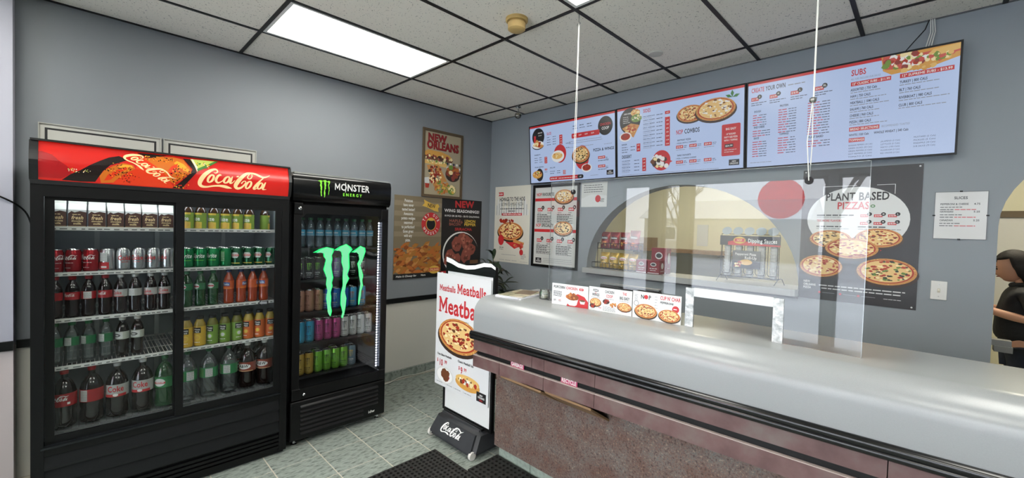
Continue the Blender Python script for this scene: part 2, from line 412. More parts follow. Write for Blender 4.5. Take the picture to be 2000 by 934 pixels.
# wall paint: blue-grey above, cream below the rail (left wall)
def wall_mat(name, low=None, zsplit=.84, top='#858a90'):
    m = mat(name, top, .6, bump=.05, bscale=220)
    n = m.node_tree.nodes; l = m.node_tree.links; b = n['Principled BSDF']
    t = n.new('ShaderNodeTexCoord'); x = n.new('ShaderNodeTexNoise'); x.inputs['Scale'].default_value = 1.3; x.inputs['Detail'].default_value = 5
    l.new(t.outputs['Object'], x.inputs['Vector']); r = n.new('ShaderNodeValToRGB'); c = lin(top)
    r.color_ramp.elements[0].color = tuple(v * .93 for v in c[:3]) + (1,); r.color_ramp.elements[1].color = tuple(v * 1.05 for v in c[:3]) + (1,)
    l.new(x.outputs['Fac'], r.inputs['Fac']); out = r.outputs['Color']
    if low:
        s = n.new('ShaderNodeSeparateXYZ'); l.new(t.outputs['Object'], s.inputs[0]); g = n.new('ShaderNodeMath'); g.operation = 'LESS_THAN'; g.inputs[1].default_value = zsplit
        l.new(s.outputs['Z'], g.inputs[0]); mx = n.new('ShaderNodeMix'); mx.data_type = 'RGBA'; mx.inputs[7].default_value = lin(low)
        l.new(g.outputs[0], mx.inputs[0]); l.new(out, mx.inputs[6]); out = mx.outputs[2]
    l.new(out, b.inputs['Base Color']); return m
GREY = wall_mat('painted_grey_wall', top='#878e93'); LEFTW = wall_mat('grey_and_cream_wall', '#d2d0c8'); CREAM = mat('cream_paint', '#d6d2b8', .6, noise=.05, nscale=2)
BLACKP = mat('black_plastic', '#070809', .42, spec=.3, noise=.1, nscale=30); BLACKG = mat('black_gloss', '#08090a', .18); BLACKM = mat('black_metal', '#0a0a0b', .32, .3)
WHITEP = mat('white_plastic', '#e4e4e0', .4); STEEL = mat('stainless_steel', '#a7a8a6', .28, 1); CHROME = mat('chrome', '#c8c8c8', .12, 1); WIRE = mat('grey_wire', '#b9b9b6', .35, .6)

FY = -6.0; RX = 6.6
struct('wall_left', MB().box((-.15, FY, 0), (0, .15, CEIL)), LEFTW)
struct('wall_pier', MB().box((0, FY, 0), (.10, -3.905, CEIL)), wall_mat('pale_pier_paint', '#cfc4c4', .86, '#b4b5c2'))  # daylight falling on the pier is put into its paler colours
# back wall with the arched serving hatch and the arched doorway
hc, hz, hr = 2.415, 1.235, .912
hatch = [(hc + hr * math.cos(math.radians(180 - 180 * i / 28)), hz + .03 + .80 * math.sin(math.radians(180 - 180 * i / 28))) for i in range(29)]
hatch = [(hatch[0][0], 1.2)] + hatch + [(hatch[-1][0], 1.2)]
dl, dr, dz = 4.25, 5.15, 1.74
door = [(dl, 0.0)] + [((dl + dr) / 2 + .45 * math.cos(math.radians(180 - 180 * i / 20)), dz + .45 * math.sin(math.radians(180 - 180 * i / 20))) for i in range(21)] + [(dr, 0.0)]
outer = [(-.0, 0), door[0]] + door[1:] + [(RX, 0), (RX, CEIL), (-.0, CEIL)]
struct('wall_back', holed_wall(outer, [hatch], 1, 0, .15), GREY)
struct('wall_right', MB().box((RX, FY, 0), (RX + .15, .15, CEIL)), GREY)
# front wall: shop windows behind the photographer
wins = [(.10, .62), (.85, 1.14), (1.31, 3.05), (3.15, 4.3), (4.4, 5.5)]
struct('wall_front', holed_wall([(-.15, 0), (RX + .15, 0), (RX + .15, CEIL), (-.15, CEIL)], [[(a, .12), (b, .12), (b, 2.45), (a, 2.45)] for a, b in wins], 1, FY - .15, FY), GREY)
GLASSW = glassmat('window_glass', ior=1.45)
for k, (a, b) in enumerate(wins):
    w = struct('window_%d' % (k + 1), MB().box((a, FY - .08, .12), (b, FY - .074, 2.45)), GLASSW)
    f = MB()
    for q in ((a, .12, a + .035, 2.45), (b - .035, .12, b, 2.45), (a, .12, b, .155), (a, 2.415, b, 2.45)): f.box((q[0], FY - .1, q[1]), (q[2], FY - .05, q[3]))
    obj('window_frame', f, mat('bronze_aluminium', '#3a3835', .4, .6), w)
dec = MB().prism([(2.515 + .28 * math.cos(i * math.pi / 18), 2.165 + .28 * math.sin(i * math.pi / 18)) for i in range(36)], 1, FY - .072, FY - .069)
tag(obj('window_decal', dec, glassmat('red_vinyl', (1.0, .10, .13), .1, 1.4, .5, .08, '#c3202c')), 'round red vinyl decal stuck on the shop window', 'decal')

# chair rail, skirting
rail = MB().box((0, -3.9, .819), (.018, -.001, .868)); rail.box((.10, FY, .83), (.118, -3.905, .885))
struct('trim_1', rail, BLACKP)
bb = struct('baseboard_left', MB().box((0, -2.0, 0), (.008, 0, .095)), mat('grout', '#8e8f88', .9))
TILEM = ramp_mat('slate_tile', [(.32, '#3f4741'), (.43, '#7c867e'), (.58, '#98a099'), (.72, '#6f7971')], 18, .42, 10, vec_scale=(2.6, 1, 1), coord='Object', bump=.12)
tme = MB().rbox((.002, -.1505, .002), (.016, .1505, .093), .003, 1).mesh('skirting_tile'); tme.materials.append(TILEM)
for k in range(7):
    o = obj('skirting_tile', tme, None, bb); o.location = (0, -.16 - .304 * k, 0)
# floor: grout bed with 12-inch tiles laid on it
fl = struct('floor', MB().box((-.15, FY - .15, -.12), (RX + .15, 3.0, -.004)), mat('floor_grout', '#d0cabc', .9, noise=.15, nscale=60))
ft = MB().rbox((-.1485, -.148, -.006), (.1485, .148, 0), .002, 1).mesh('floor_tile'); ft.materials.append(TILEM)
rest = MB(); ntile = 0
for i in range(-3, 20):
    for j in range(-6, 16):
        cx = .661 + .305 * i + .1525; cy = -1.517 - .304 * j + .152
        if not (0 < cx < RX and FY < cy < 3): continue
        near = (CAM - Vector((cx, cy, 0))).length
        if in_view((cx, cy, 0), 60) and .55 < cx < 2.5 and -3.4 < cy < -.3:
            o = obj('floor_tile', ft, None, fl); o.location = (cx, cy, R.uniform(-.0006, .0004)); ntile += 1
        else: rest.box((cx - .1495, cy - .149, -.006), (cx + .1495, cy + .149, 0))
tag(obj('far_floor_tiles', rest, TILEM, fl), kind='stuff')

# ceiling: tiles in a black grid
ceil = struct('ceiling', MB().box((-.15, FY - .15, CEIL + .05), (RX + .15, .15, CEIL + .15)), mat('plenum', '#404040', .9))
TILEC = mat('acoustic_tile', '#f5efe2', .95)
_n = TILEC.node_tree.nodes; _l = TILEC.node_tree.links; _b = _n['Principled BSDF']
_t = _n.new('ShaderNodeTexCoord'); _x = _n.new('ShaderNodeTexNoise'); _x.inputs['Scale'].default_value = 110; _x.inputs['Detail'].default_value = 2
_r = _n.new('ShaderNodeValToRGB'); _r.color_ramp.elements[0].position = .27; _r.color_ramp.elements[1].position = .36
_r.color_ramp.elements[0].color = lin('#77726a'); _r.color_ramp.elements[1].color = lin('#f5efe2')
_l.new(_t.outputs['Object'], _x.inputs['Vector']); _l.new(_x.outputs['Fac'], _r.inputs['Fac']); _l.new(_r.outputs['Color'], _b.inputs['Base Color'])
GX = [0] + [.5675 + .6096 * i for i in range(10)] + [RX]; GY = [0] + [-.3013 - 1.2192 * j for j in range(5)] + [FY]
GX = [x for x in GX if x < RX] + [RX]
FIX = {(1, 2), (4, 2), (7, 2), (1, 4), (4, 4), (7, 4)}     # light cells (column, row)
GRID = mat('black_grid', '#0d0d0d', .5); GRIDB = MB()
for x in GX[1:-1]: obj('grid_bar', MB().box((x - .0115, FY, CEIL), (x + .0115, 0, CEIL + .03)), GRID, ceil)
for y in GY[1:-1]:
    for k in range(len(GX) - 1): obj('grid_bar', MB().box((GX[k] + .0115, y - .0115, CEIL), (GX[k + 1] - .0115, y + .0115, CEIL + .03)), GRID, ceil)
obj('grid_bar', MB().box((0, FY, CEIL - .002), (.014, 0, CEIL + .03)), GRID, ceil)
obj('grid_bar', MB().box((.014, -.006, CEIL), (RX, 0, CEIL + .03)), mat('grey_grid', '#55585a', .5), ceil)
TUBEM = mat('lit_diffuser', '#fffdf4', .4, emit=TUBE)
n_fix = 0
for a in range(len(GX) - 1):
    for b in range(len(GY) - 1):
        x0, x1, y1, y0 = GX[a] + .0115, GX[a + 1] - .0115, GY[b] - .0115, GY[b + 1] + .0115
        if (a, b) in FIX:
            n_fix += 1
            t = thing('ceiling_light', ['recessed fluorescent light panel in the ceiling above the drinks coolers', 'recessed fluorescent light panel at the top edge over the counter', 'recessed fluorescent light panel over the right end of the counter'][(a - 1) // 3] if b == 2 else ['recessed fluorescent light panel near the shop window, left side', 'recessed fluorescent light panel near the shop window, middle', 'recessed fluorescent light panel near the shop window, right side'][(a - 1) // 3], 'light', (0, 0, 0), group='ceiling light panels')
            f = MB()
            for q in ((x0, y0, x0 + .022, y1), (x1 - .022, y0, x1, y1), (x0 + .022, y0, x1 - .022, y0 + .022), (x0 + .022, y1 - .022, x1 - .022, y1)): f.box((q[0], q[1], CEIL + .001), (q[2], q[3], CEIL + .03))
            obj('frame', f, WHITEP, t)
            # prismatic diffuser panel, lit from inside by two tubes
            obj('diffuser', MB().box((x0 + .022, y0 + .022, CEIL + .008), (x1 - .022, y1 - .022, CEIL + .014)), TUBEM, t)
        else:
            o = obj('ceiling_tile', MB().box((x0, y0, CEIL + .006), (x1, y1, CEIL + .022)), TILEC, ceil)
# things on the ceiling
t = thing('heat_detector', 'yellowed round smoke detector on the ceiling', 'detector', (2.045, -1.665, CEIL + .006))
obj('base', MB().lathe([(.072, 0), (.072, -.014), (.066, -.02)], 28), mat('yellowed_plastic', '#b89a5c', .5), t, smooth=True)
obj('cap', MB().lathe([(.05, -.02), (.052, -.026), (.058, -.03), (.056, -.066), (.046, -.074), (.02, -.077)], 28), mat('yellowed_plastic2', '#c4a568', .5), t, smooth=True)
t = thing('ceiling_cover', 'round white cover plate on a ceiling tile near the menu screens', 'cover plate', (2.474, -.62, CEIL + .006))
obj('plate', MB().lathe([(.05, 0), (.054, -.004), (.05, -.012), (.02, -.016)], 26), mat('cover_white', '#c6c4ba', .5), t, smooth=True)
t = thing('emergency_light', 'small clear glass bulb lamp hanging from the ceiling in the corner', 'lamp', (.72, -.27, CEIL + .006))
obj('base', MB().lathe([(.03, 0), (.03, -.012), (.012, -.016)], 18), CHROME, t, smooth=True)
obj('stem', MB().tube([(0, 0, -.014), (.006, 0, -.05), (0, 0, -.07)], .007), CHROME, t, smooth=True)
obj('bulb', MB().sphere((0, 0, -.10), .036, 16, 10), glassmat('bulb_glass', (.9, .88, .8), .03, 1.5, 2.0), t, smooth='all')
obj('reflector', MB().lathe([(.004, -.062), (.03, -.078), (.033, -.1)], 18, cap=False), CHROME, t, smooth=True)

# kitchen behind the back wall
KY = 2.9
struct('wall_kitchen', MB().box((-.2, KY, 0), (RX, KY + .1, 2.75)), CREAM)
struct('wall_kitchen_left', MB().box((-.2, .15, 0), (-.1, KY, 2.75)), CREAM)
struct('wall_kitchen_right', MB().box((RX, .15, 0), (RX + .1, KY, 2.75)), CREAM)
struct('ceiling_kitchen', MB().box((-.2, .15, 2.75), (RX + .1, KY + .1, 2.85)), mat('kitchen_ceiling', '#bdbab0', .9))
for k, x in enumerate((1.9, 4.6)):
    t = thing('kitchen_light', ['long fluorescent fixture on the kitchen ceiling behind the hatch', 'long fluorescent fixture on the kitchen ceiling behind the doorway'][k], 'light', (x, 1.5, 2.75))
    obj('housing', MB().box((-.65, -.1, -.05), (.65, .1, 0)), WHITEP, t); obj('diffuser', MB().box((-.62, -.085, -.07), (.62, .085, -.05)), mat('kitchen_tube', '#fff6dc', .4, emit=34), t)  # unseen fixtures, added to brighten the kitchen
struct('trim_2', MB().box((3.9, KY - .03, 1.90), (6.5, KY, 1.965)), mat('brown_wood', '#5a4a33', .5))
struct('trim_3', MB().box((3.9, KY - .012, .9), (6.5, KY, 1.90)), mat('white_panel', '#c9c8c2', .35))
# ------------------------------------------------------------------ outside the shop windows (seen mirrored in the glass)
struct('ground_snow', MB().box((-30, -60, -.3), (35, FY - .16, -.15)), mat('snow', '#dfe4ea', .9, noise=.25, nscale=.6))
def bare_tree(x, y, h, label):
    t = thing('bare_tree', label, 'tree', (x, y, -.15)); rr = random.Random(int(x * 10)); mb = MB()
    def grow(p, d, L, r, n):
        q = p + d * L; mid = p + d * L * .5 + Vector((rr.uniform(-1, 1), rr.uniform(-1, 1), 0)) * L * .06
        mb.tube([p, mid, q], [r, r * .85, r * .65], 5)
        if n == 0: return
        for k in range(3 if n > 2 else 2):
            e = (d + Vector((rr.uniform(-1, 1), rr.uniform(-1, 1), rr.uniform(-.1, .5))) * .75).normalized(); grow(q, e, L * rr.uniform(.6, .8), r * .6, n - 1)
    grow(Vector((0, 0, 0)), Vector((0, 0, 1)), h * .3, h * .022, 5)
    obj('branches', mb, mat('bark', '#4a423c', .9), t)
bare_tree(1.2, -22, 9, 'tall bare tree across the street, beyond the red window decal')
bare_tree(4.0, -26, 8, 'bare tree at the right across the snowy street')
bare_tree(-9.0, -30, 7, 'bare tree at the left across the snowy street')
def house(x, y, w, h, label):
    t = thing('house', label, 'house', (x, y, -.15))
    b = obj('wall', MB().box((-w / 2, -2.5, 0), (w / 2, 2.5, h)), mat('siding', '#b8b4aa', .8), t)
    obj('roof', MB().prism([(-2.9, h), (2.9, h), (0, h + 1.5)], 0, -w / 2 - .3, w / 2 + .3), mat('snowy_roof', '#e6e8ec', .9), t)
    for k in (-.3, .3):
        f = obj('window', MB().box((k * w - .5, 2.5, h * .4), (k * w + .5, 2.54, h * .8)), WHITEP, t)
        obj('pane', MB().box((k * w - .42, 2.54, h * .44), (k * w + .42, 2.55, h * .76)), mat('dark_pane', '#39424a', .1), f)
house(-7, -34, 11, 2.9, 'low house with a snowy roof across the street, left')
house(7.5, -36, 10, 2.7, 'low house with a snowy roof across the street, right')
# ------------------------------------------------------------------ drinks coolers
class Asm:
    """a thing whose parts are modelled in room coordinates"""
    def __init__(s, name, label, cat, base, group=None): s.t = thing(name, label, cat, base, group=group); s.b = Vector(base)
    def part(s, name, mb, m, parent=None, smooth=False):
        o = obj(name, mb, m, parent or s.t, smooth)
        if not parent: o.location = -s.b
        return o
    def pr(s, parent, fn, **k): return Print(parent, fn, **k)
LINER = mat('cooler_liner', '#9aa0a2', .45); SHELFW = mat('white_coated_wire', '#d9dad6', .4); DARKSH = mat('dark_shelf', '#1a1c1e', .45)
DOORGLASS = glassmat('cooler_glass', (.96, .975, .975), .01, 1.5, .45)
CK = Asm('sliding_door_cooler', 'wide black two-door drinks cooler with red bottle header sign', 'cooler', (.42, -3.2, 0))
cy0, cy1 = -3.795, -2.60
cab = MB().box((.06, cy0, .03), (.745, cy0 + .035, 1.985)).box((.06, cy1 - .035, .03), (.745, cy1, 1.985)).box((.06, cy0 + .035, .03), (.09, cy1 - .035, 1.985))
cab.box((.09, cy0 + .035, 1.79), (.745, cy1 - .035, 1.985)).box((.09, cy0 + .035, .03), (.72, cy1 - .035, .46))
CK.part('cabinet', cab, BLACKP)
lin_ = MB().box((.09, cy0 + .035, .46), (.105, cy1 - .035, 1.79)).box((.105, cy0 + .035, .46), (.735, cy0 + .045, 1.79)).box((.105, cy1 - .045, .46), (.735, cy1 - .035, 1.79)).box((.105, cy0 + .045, 1.775), (.735, cy1 - .045, 1.79)).box((.105, cy0 + .045, .46), (.735, cy1 - .045, .475))
CK.part('liner', lin_, LINER)
pil = MB()
for y in (-3.55, -3.25, -2.86): pil.box((.105, y - .012, .5), (.118, y + .012, 1.72))
CK.part('shelf_standard', pil, mat('galvanised', '#b9bcbc', .35, .8))
CK.part('lamp_tube', MB().tube([(.70, cy0 + .06, 1.762), (.70, cy1 - .06, 1.762)], .011), mat('cooler_lamp', '#eef6ff', .4, emit=10), smooth=True)  # glowing tube added to lift the cooler interior
ff = MB().box((.745, cy0, 1.74), (.782, cy1, 1.815)).box((.745, cy0, .03), (.782, cy0 + .045, 1.74)).box((.745, cy1 - .045, .03), (.782, cy1, 1.74)).box((.745, cy0 + .045, .395), (.775, cy1 - .045, .44))
CK.part('face_frame', ff, BLACKP)
CK.part('door_track', MB().box((.775, cy0 + .035, .436), (.79, cy1 - .04, .446)).box((.745, cy0 + .045, .44), (.775, cy1 - .045, .452)), mat('black_track', '#24272a', .25, .5))
def frame_rect(x0, x1, ya, yb, za, zb, w, wb=None, wt=None):
    wb = wb or w; wt = wt or w
    return MB().box((x0, ya, za), (x1, ya + w, zb)).box((x0, yb - w, za), (x1, yb, zb)).box((x0, ya + w, za), (x1, yb - w, za + wb)).box((x0, ya + w, zb - wt), (x1, yb - w, zb))
d = CK.part('door', frame_rect(.743, .760, -3.748, -3.196, .452, 1.757, .035), BLACKP)
obj('glass_pane', MB().box((.749, -3.713, .487), (.754, -3.231, 1.722)), DOORGLASS, d)
d = CK.part('door', frame_rect(.762, .779, -3.222, -2.645, .452, 1.757, .040), BLACKP)
obj('glass_pane', MB().box((.768, -3.182, .492), (.773, -2.685, 1.717)), DOORGLASS, d)
ar = Print(d, lambda u, v, dd: (.7735 + dd, u, v)); ap = [(-2.786, 1.09), (-2.765, 1.112), (-2.765, 1.102), (-2.722, 1.102), (-2.722, 1.076), (-2.765, 1.076), (-2.765, 1.068)]
ar.poly(ap, 'ink_black', 1); ar.poly([(-2.754 + (u + 2.754) * .72, 1.09 + (v - 1.09) * .6) for u, v in ap], 'ink_grey', 2); ar.build()
SHZ = [1.582, 1.337, 1.088, .832]
for (a, b) in ((cy0 + .05, -3.205), (-3.19, cy1 - .05)):
    for k, z in enumerate(SHZ):
        s_ = MB().box((.697, a, z - .016), (.705, b, z + .005)).box((.14, a, z - .012), (.148, b, z - .002))
        n = 30
        for i in range(n + 1): y = a + .004 + (b - a - .008) * i / n; s_.box((.14, y - .0016, z - .004), (.70, y + .0016, z - .0005))
        for x in (.3, .5): s_.box((x, a, z - .009), (x + .006, b, z - .004))
        sh = CK.part('shelf', s_, SHELFW)
        tk = MB(); y = a + .012
        while y < b - .03: L = R.uniform(.012, .03); tk.box((.7052, y, z - .011), (.7056, y + L, z - .005)); y += L + R.uniform(.006, .02)
        tag(obj('price_rail_print', tk, mat('rail_print', '#6d706e', .6), sh), kind='stuff')
fl_ = MB()
for i in range(40): y = cy0 + .06 + 1.07 * i / 39; fl_.box((.12, y - .002, .478), (.72, y + .002, .486))
tag(CK.part('floor_rack', fl_.box((.70, cy0 + .05, .474), (.708, cy1 - .05, .488)), mat('grey_rack', '#6d7070', .4)), kind='stuff')
# louvred skirt under the doors
lz = [.392, .318, .240, .160]
for k in range(3):
    za, zb = lz[k + 1] + .004, lz[k]
    CK.part('louver', MB().prism([(.752, zb), (.765, zb), (.779, za + .012), (.779, za), (.752, za)], 1, cy0 + .045, cy1 - .045), mat('louver_black', '#101214', .4, spec=.35))
for z in (.135, .108, .081, .054): CK.part('vent_slat', MB().box((.755, cy0 + .045, z - .008), (.776, cy1 - .045, z + .008)), BLACKP)
CK.part('base_plate', MB().box((.72, cy0 + .01, .008), (.755, cy1 - .01, .16)).box((.1, cy0 + .01, 0), (.72, cy1 - .01, .03)), BLACKP)
# header sign, slightly bulged, lit from behind
hz0, hz1 = 1.822, 2.018
def hx(z): q = (z - (hz0 + hz1) / 2) / ((hz1 - hz0) / 2); return .802 - .018 * q * q - .012 * max(q, 0)
HB = [(.745, 1.806)] + [(hx(hz0 + (hz1 - hz0) * i / 8) + .0, hz0 + (hz1 - hz0) * i / 8) for i in range(9)] + [(.745, 2.026)]
hdr = CK.part('header_sign', MB().prism(HB, 1, cy0 + .028, cy1 - .012), mat('header_red', '#d3241d', .22, emit=.16, noise=.12, nscale=3), smooth=True)
ends = MB()
for a, b in ((cy0 - .003, cy0 + .028), (cy1 - .012, cy1 + .006)): ends.prism([(.70, 1.80)] + [(x + .006, z) for x, z in HB[1:-1]] + [(.70, 2.03)], 1, a, b)
CK.part('header_end', ends.box((.70, cy0, 2.018), (.785, cy1, 2.028)).box((.74, cy0, 1.80), (.79, cy1, 1.822)), mat('header_black', '#1c1d1e', .3))
hp = Print(hdr, lambda u, v, dd: (hx(hz0 + v) + dd, cy0 + .028 + u, hz0 + v), maxlen=.03, step=.0005)
W, H = cy1 - .012 - cy0 - .028, hz1 - hz0
_sv = INK
INKS.update(glow_red='#a3161a', glow_dark='#1c1210', glow_amber='#c96a1c', glow_orange='#d83a17', glow_yellow='#e8a32a', glow_cream='#f3d59a', glow_lime='#b8c45c', glow_green='#3f7a35', glow_white='#e8dcc0')
for k in [q for q in INKS if q.startswith('glow_')]: INKNAME[k] = 'picture_' + k[5:]; mat(k, INKS[k], .25, emit=.22)
# dark disc at the left, tilted bottle across, lime wedge, wordmark at the right
hp.poly([(0, .012), (0, .14), (.013, .143), (.047, .13), (.072, .1), (.095, .082), (.107, .068), (.115, .043), (.092, .022), (.077, .012)], 'glow_red', 1)
hp.poly([(.08, .006), (.112, .039), (.146, .062), (.18, .092), (.218, .12), (.254, .144), (.294, .158), (.331, .141), (.299, .123), (.26, .103), (.232, .068), (.218, .04), (.202, .008), (.149, .004)], 'glow_dark', 2)
hp.poly([(.224, .004), (.218, .04), (.237, .073), (.271, .1), (.311, .121), (.352, .114), (.361, .095), (.337, .077), (.308, .054), (.271, .010)], 'glow_amber', 2)
hp.poly([(.236, .018), (.25, .05), (.29, .083), (.335, .103), (.325, .088), (.288, .06), (.262, .025)], 'glow_orange', 3)
hp.poly([(.285, .09), (.31, .112), (.345, .112), (.352, .1), (.32, .1)], 'glow_yellow', 4)
hp.poly([(.266, .004), (.311, .054), (.361, .095), (.373, .129), (.337, .16), (.367, .188), (.409, .154), (.482, .093), (.508, .046), (.535, .003)], 'glow_orange', 2)
hp.poly([(.40, .16), (.45, .178), (.53, .186), (.576, .176), (.611, .119), (.608, .103), (.561, .05), (.524, .031), (.508, .046), (.482, .093)], 'glow_amber', 3)
hp.poly([(.545, .165), (.575, .15), (.6, .12), (.6, .105), (.575, .11), (.55, .13), (.53, .15)], 'glow_yellow', 4); hp.poly([(.50, .05), (.53, .09), (.55, .15), (.52, .13), (.495, .09)], 'glow_orange', 4)
hp.poly([(.367, .188), (.44, .19), (.5, .19), (.46, .178), (.42, .165)], 'glow_dark', 4)
hp.poly([(.573, .184), (.608, .184), (.63, .142), (.637, .106), (.608, .063), (.568, .004), (.524, .003), (.561, .042), (.608, .099), (.618, .124), (.595, .153)], 'glow_dark', 5)
hp.poly([(.608, .186), (.734, .188), (.7, .15), (.644, .115), (.634, .134)], 'glow_lime', 6); hp.poly([(.64, .1), (.644, .115), (.70, .15), (.751, .19), (.734, .189), (.69, .16), (.64, .13)], 'glow_green', 7); hp.poly([(.612, .186), (.622, .186), (.645, .13), (.64, .11), (.632, .134)], 'glow_white', 7)
hp.scatter(.67, .155, .04, .02, 26, .004, ['glow_white', 'glow_green', 'glow_yellow'], 8)
hp.scatter(.565, .07, .05, .07, 110, .0032, ['glow_dark', 'glow_dark', 'glow_yellow', 'glow_orange'], 6); hp.scatter(.29, .08, .06, .04, 80, .0026, ['glow_dark', 'glow_dark', 'glow_yellow'], 5); hp.scatter(.46, .165, .08, .015, 50, .0028, ['glow_dark', 'glow_yellow'], 6); hp.scatter(.14, .06, .045, .01, 24, .0025, ['glow_white', 'glow_lime', 'glow_yellow'], 5); hp.scatter(.33, .045, .05, .03, 30, .0024, ['glow_dark'], 6)
a = -.66; v_, t_ = SCRIPT
def bt(x, y): X = (x * math.cos(a) - y * math.sin(a)) * .245; Y = (x * math.sin(a) + y * math.cos(a)) * .245; return (.298 + X * 1.0, .138 + Y * .92)
hp.tri([bt(x, y) for x, y in v_], t_, 'glow_cream', 9)
hp.mark(SCRIPT, .649, -.008, .387, 'glow_cream', 9, sy=1.08); hp.build()

# ---- energy drink cooler
MN = Asm('energy_drink_cooler', 'narrow black glass-door cooler with glowing green claw mark', 'cooler', (.41, -2.19, 0))
my0, my1 = -2.572, -1.812
cab = MB().box((.06, my0, .05), (.70, my0 + .035, 1.98)).box((.06, my1 - .035, .05), (.70, my1, 1.98)).box((.06, my0 + .035, .05), (.09, my1 - .035, 1.98)).box((.09, my0 + .035, 1.75), (.70, my1 - .035, 1.98)).box((.09, my0 + .035, .05), (.70, my1 - .035, .39))
MN.part('cabinet', cab, BLACKP)
MN.part('liner', MB().box((.09, my0 + .035, .39), (.10, my1 - .035, 1.75)).box((.10, my0 + .035, .39), (.70, my0 + .043, 1.75)).box((.10, my1 - .043, .39), (.70, my1 - .035, 1.75)).box((.10, my0 + .043, 1.742), (.70, my1 - .043, 1.75)).box((.10, my0 + .043, .39), (.70, my1 - .043, .40)), mat('dark_liner', '#33363a', .3))
prof = [(.66, 1.79), (.735, 1.79), (.758, 1.812), (.765, 1.86), (.765, 1.95), (.755, 1.985), (.735, 1.999), (.66, 1.999)]
mh = MN.part('header_sign', MB().prism(prof, 1, my0 + .002, my1 + .002), BLACKG, smooth=True)
MN.part('header_strip', MB().box((.60, my0 + .01, 1.993), (.752, my1 - .006, 2.006)), mat('silver_strip', '#c9cac6', .25, .6))
p = Print(mh, lambda u, v, dd: (.7655 + dd, my0 + u, 1.79 + v))
INKS['neon_green'] = '#7fd63c'; INKNAME['neon_green'] = 'claw_logo'; mat('neon_green', '#7fd63c', .3, emit=.35)
p.mark(CLAW, .165, .045, .092, 'neon_green', 1, sy=1.0); p.text('MONSTER', .29, .108, .05, 'ink_white', 1, w=.28, bold=1); p.rect(.372, .095, .378, .17, 'ink_white', 2); p.text('ENERGY', .355, .066, .022, 'neon_green', 1, w=.16, track=.3)
p.rect(.40, .035, .50, .037, 'ink_dark', 1); p.build()
d = MN.part('door', frame_rect(.715, .752, my0 + .012, my1 - .012, .345, 1.772, .052, .075, .062), BLACKP)
obj('door_corner', MB().prism([(my0 + .064, 1.71), (my0 + .10, 1.71), (my0 + .064, 1.68)], 0, .716, .751), BLACKP, d)
obj('door_corner', MB().prism([(my1 - .064, 1.71), (my1 - .064, 1.68), (my1 - .09, 1.71)], 0, .716, .751), BLACKP, d)
obj('glass_pane', MB().box((.732, my0 + .064, .42), (.737, my1 - .064, 1.71)), glassmat('door_glass', (.96, .975, .975), .005, 1.5, .8), d)
for y, z in ((my0 + .012, 1.70), (my0 + .012, .345), (my1 - .075, 1.68), (my1 - .075, .345)):
    MN.part('corner_bracket', MB().rbox((.715, y, z), (.759, y + .062, z + .085), .006, 2), BLACKM); 
MN.part('bolt', MB().lathe([(.012, 0), (.012, .006), (.006, .01)], 12).xf(Matrix.Translation((.759, my0 + .05, 1.745)) @ Matrix.Rotation(math.pi / 2, 4, 'Y')), CHROME)
MN.part('bolt', MB().lathe([(.011, 0), (.011, .006), (.006, .01)], 12).xf(Matrix.Translation((.752, my0 + .10, .378)) @ Matrix.Rotation(math.pi / 2, 4, 'Y')), CHROME)
INKS['claw_glow'] = '#6fcf98'; INKNAME['claw_glow'] = 'glass_claw_logo'; mat('claw_glow', '#6fcf98', .4, emit=.32)
INKS['claw_edge'] = '#1fe070'; INKNAME['claw_edge'] = 'glass_claw_outline'; mat('claw_edge', '#1edf6e', .4, emit=.6)
p = Print(d, lambda u, v, dd: (.7375 + dd, u, v)); w = .412
p.mark(CLAW, -2.422, .902, w, 'claw_edge', 1); v_, t_ = CLAW
cl = []; k0 = 0
for n_ in (30, 27, 25):
    g = v_[k0:k0 + n_]; gx = sum(q[0] for q in g) / n_; k0 += n_
    cl += [(gx + (x - gx) * .78 if True else x, .708 + (y - .708) * .985) for x, y in g]
p.tri([(-2.422 + x * w, .902 + y * w) for x, y in cl], t_, 'claw_glow', 2); p.build()
# LED strips down the door posts
for y in (my0 + .068, my1 - .072):
    st = MN.part('led_strip', MB().box((.700, y - .004, .44), (.706, y + .004, 1.69)), DARKSH)
    leds = MB()
    for i in range(56): z = .45 + i * .0218; leds.box((.706, y - .004, z), (.709, y + .004, z + .011))
    tag(obj('led', leds, mat('led_white', '#dfe6ff', .4, emit=9), st), kind='stuff')
MSH = [1.455, 1.215, .97, .735, .49]
for k, z in enumerate(MSH):
    s_ = MB().box((.655, my0 + .045, z - .018), (.69, my1 - .045, z - .001)).box((.12, my0 + .045, z - .010), (.13, my1 - .045, z - .001))
    for i in range(27): y = my0 + .05 + (my1 - my0 - .1) * i / 26; s_.box((.12, y - .003, z - .008), (.66, y + .003, z - .001))
    MN.part('shelf', s_, DARKSH)
bp = MN.part('kick_panel', MB().rbox((.70, my0 + .006, .045), (.752, my1 - .006, .335), .012, 3), BLACKP, smooth=True)
for k in range(7):
    z = .30 - k * .033; pr_ = [(.752, z), (.764, z - .010), (.766, z - .016), (.752, z - .020)]
    obj('grille_louver', MB().prism(pr_, 1, my0 + .075, my1 - (.075 if k < 5 else .2)), mat('louver_black2', '#0e0f11', .35, spec=.4), bp)
p = Print(bp, lambda u, v, dd: (.7535 + dd, my1 - .155 + u, .085 + v)); p.text('idw', 0, 0, .022, 'ink_pale', 1, w=.055); p.build()
for y in (my0 + .05, my1 - .05): MN.part('foot', MB().lathe([(.022, 0), (.022, .008), (.009, .012), (.009, .05)], 14, (.70, y, 0)), CHROME)
for y in (my0 + .05, my1 - .05): MN.part('foot', MB().lathe([(.022, 0), (.022, .008), (.009, .012), (.009, .05)], 14, (.12, y, 0)), CHROME)
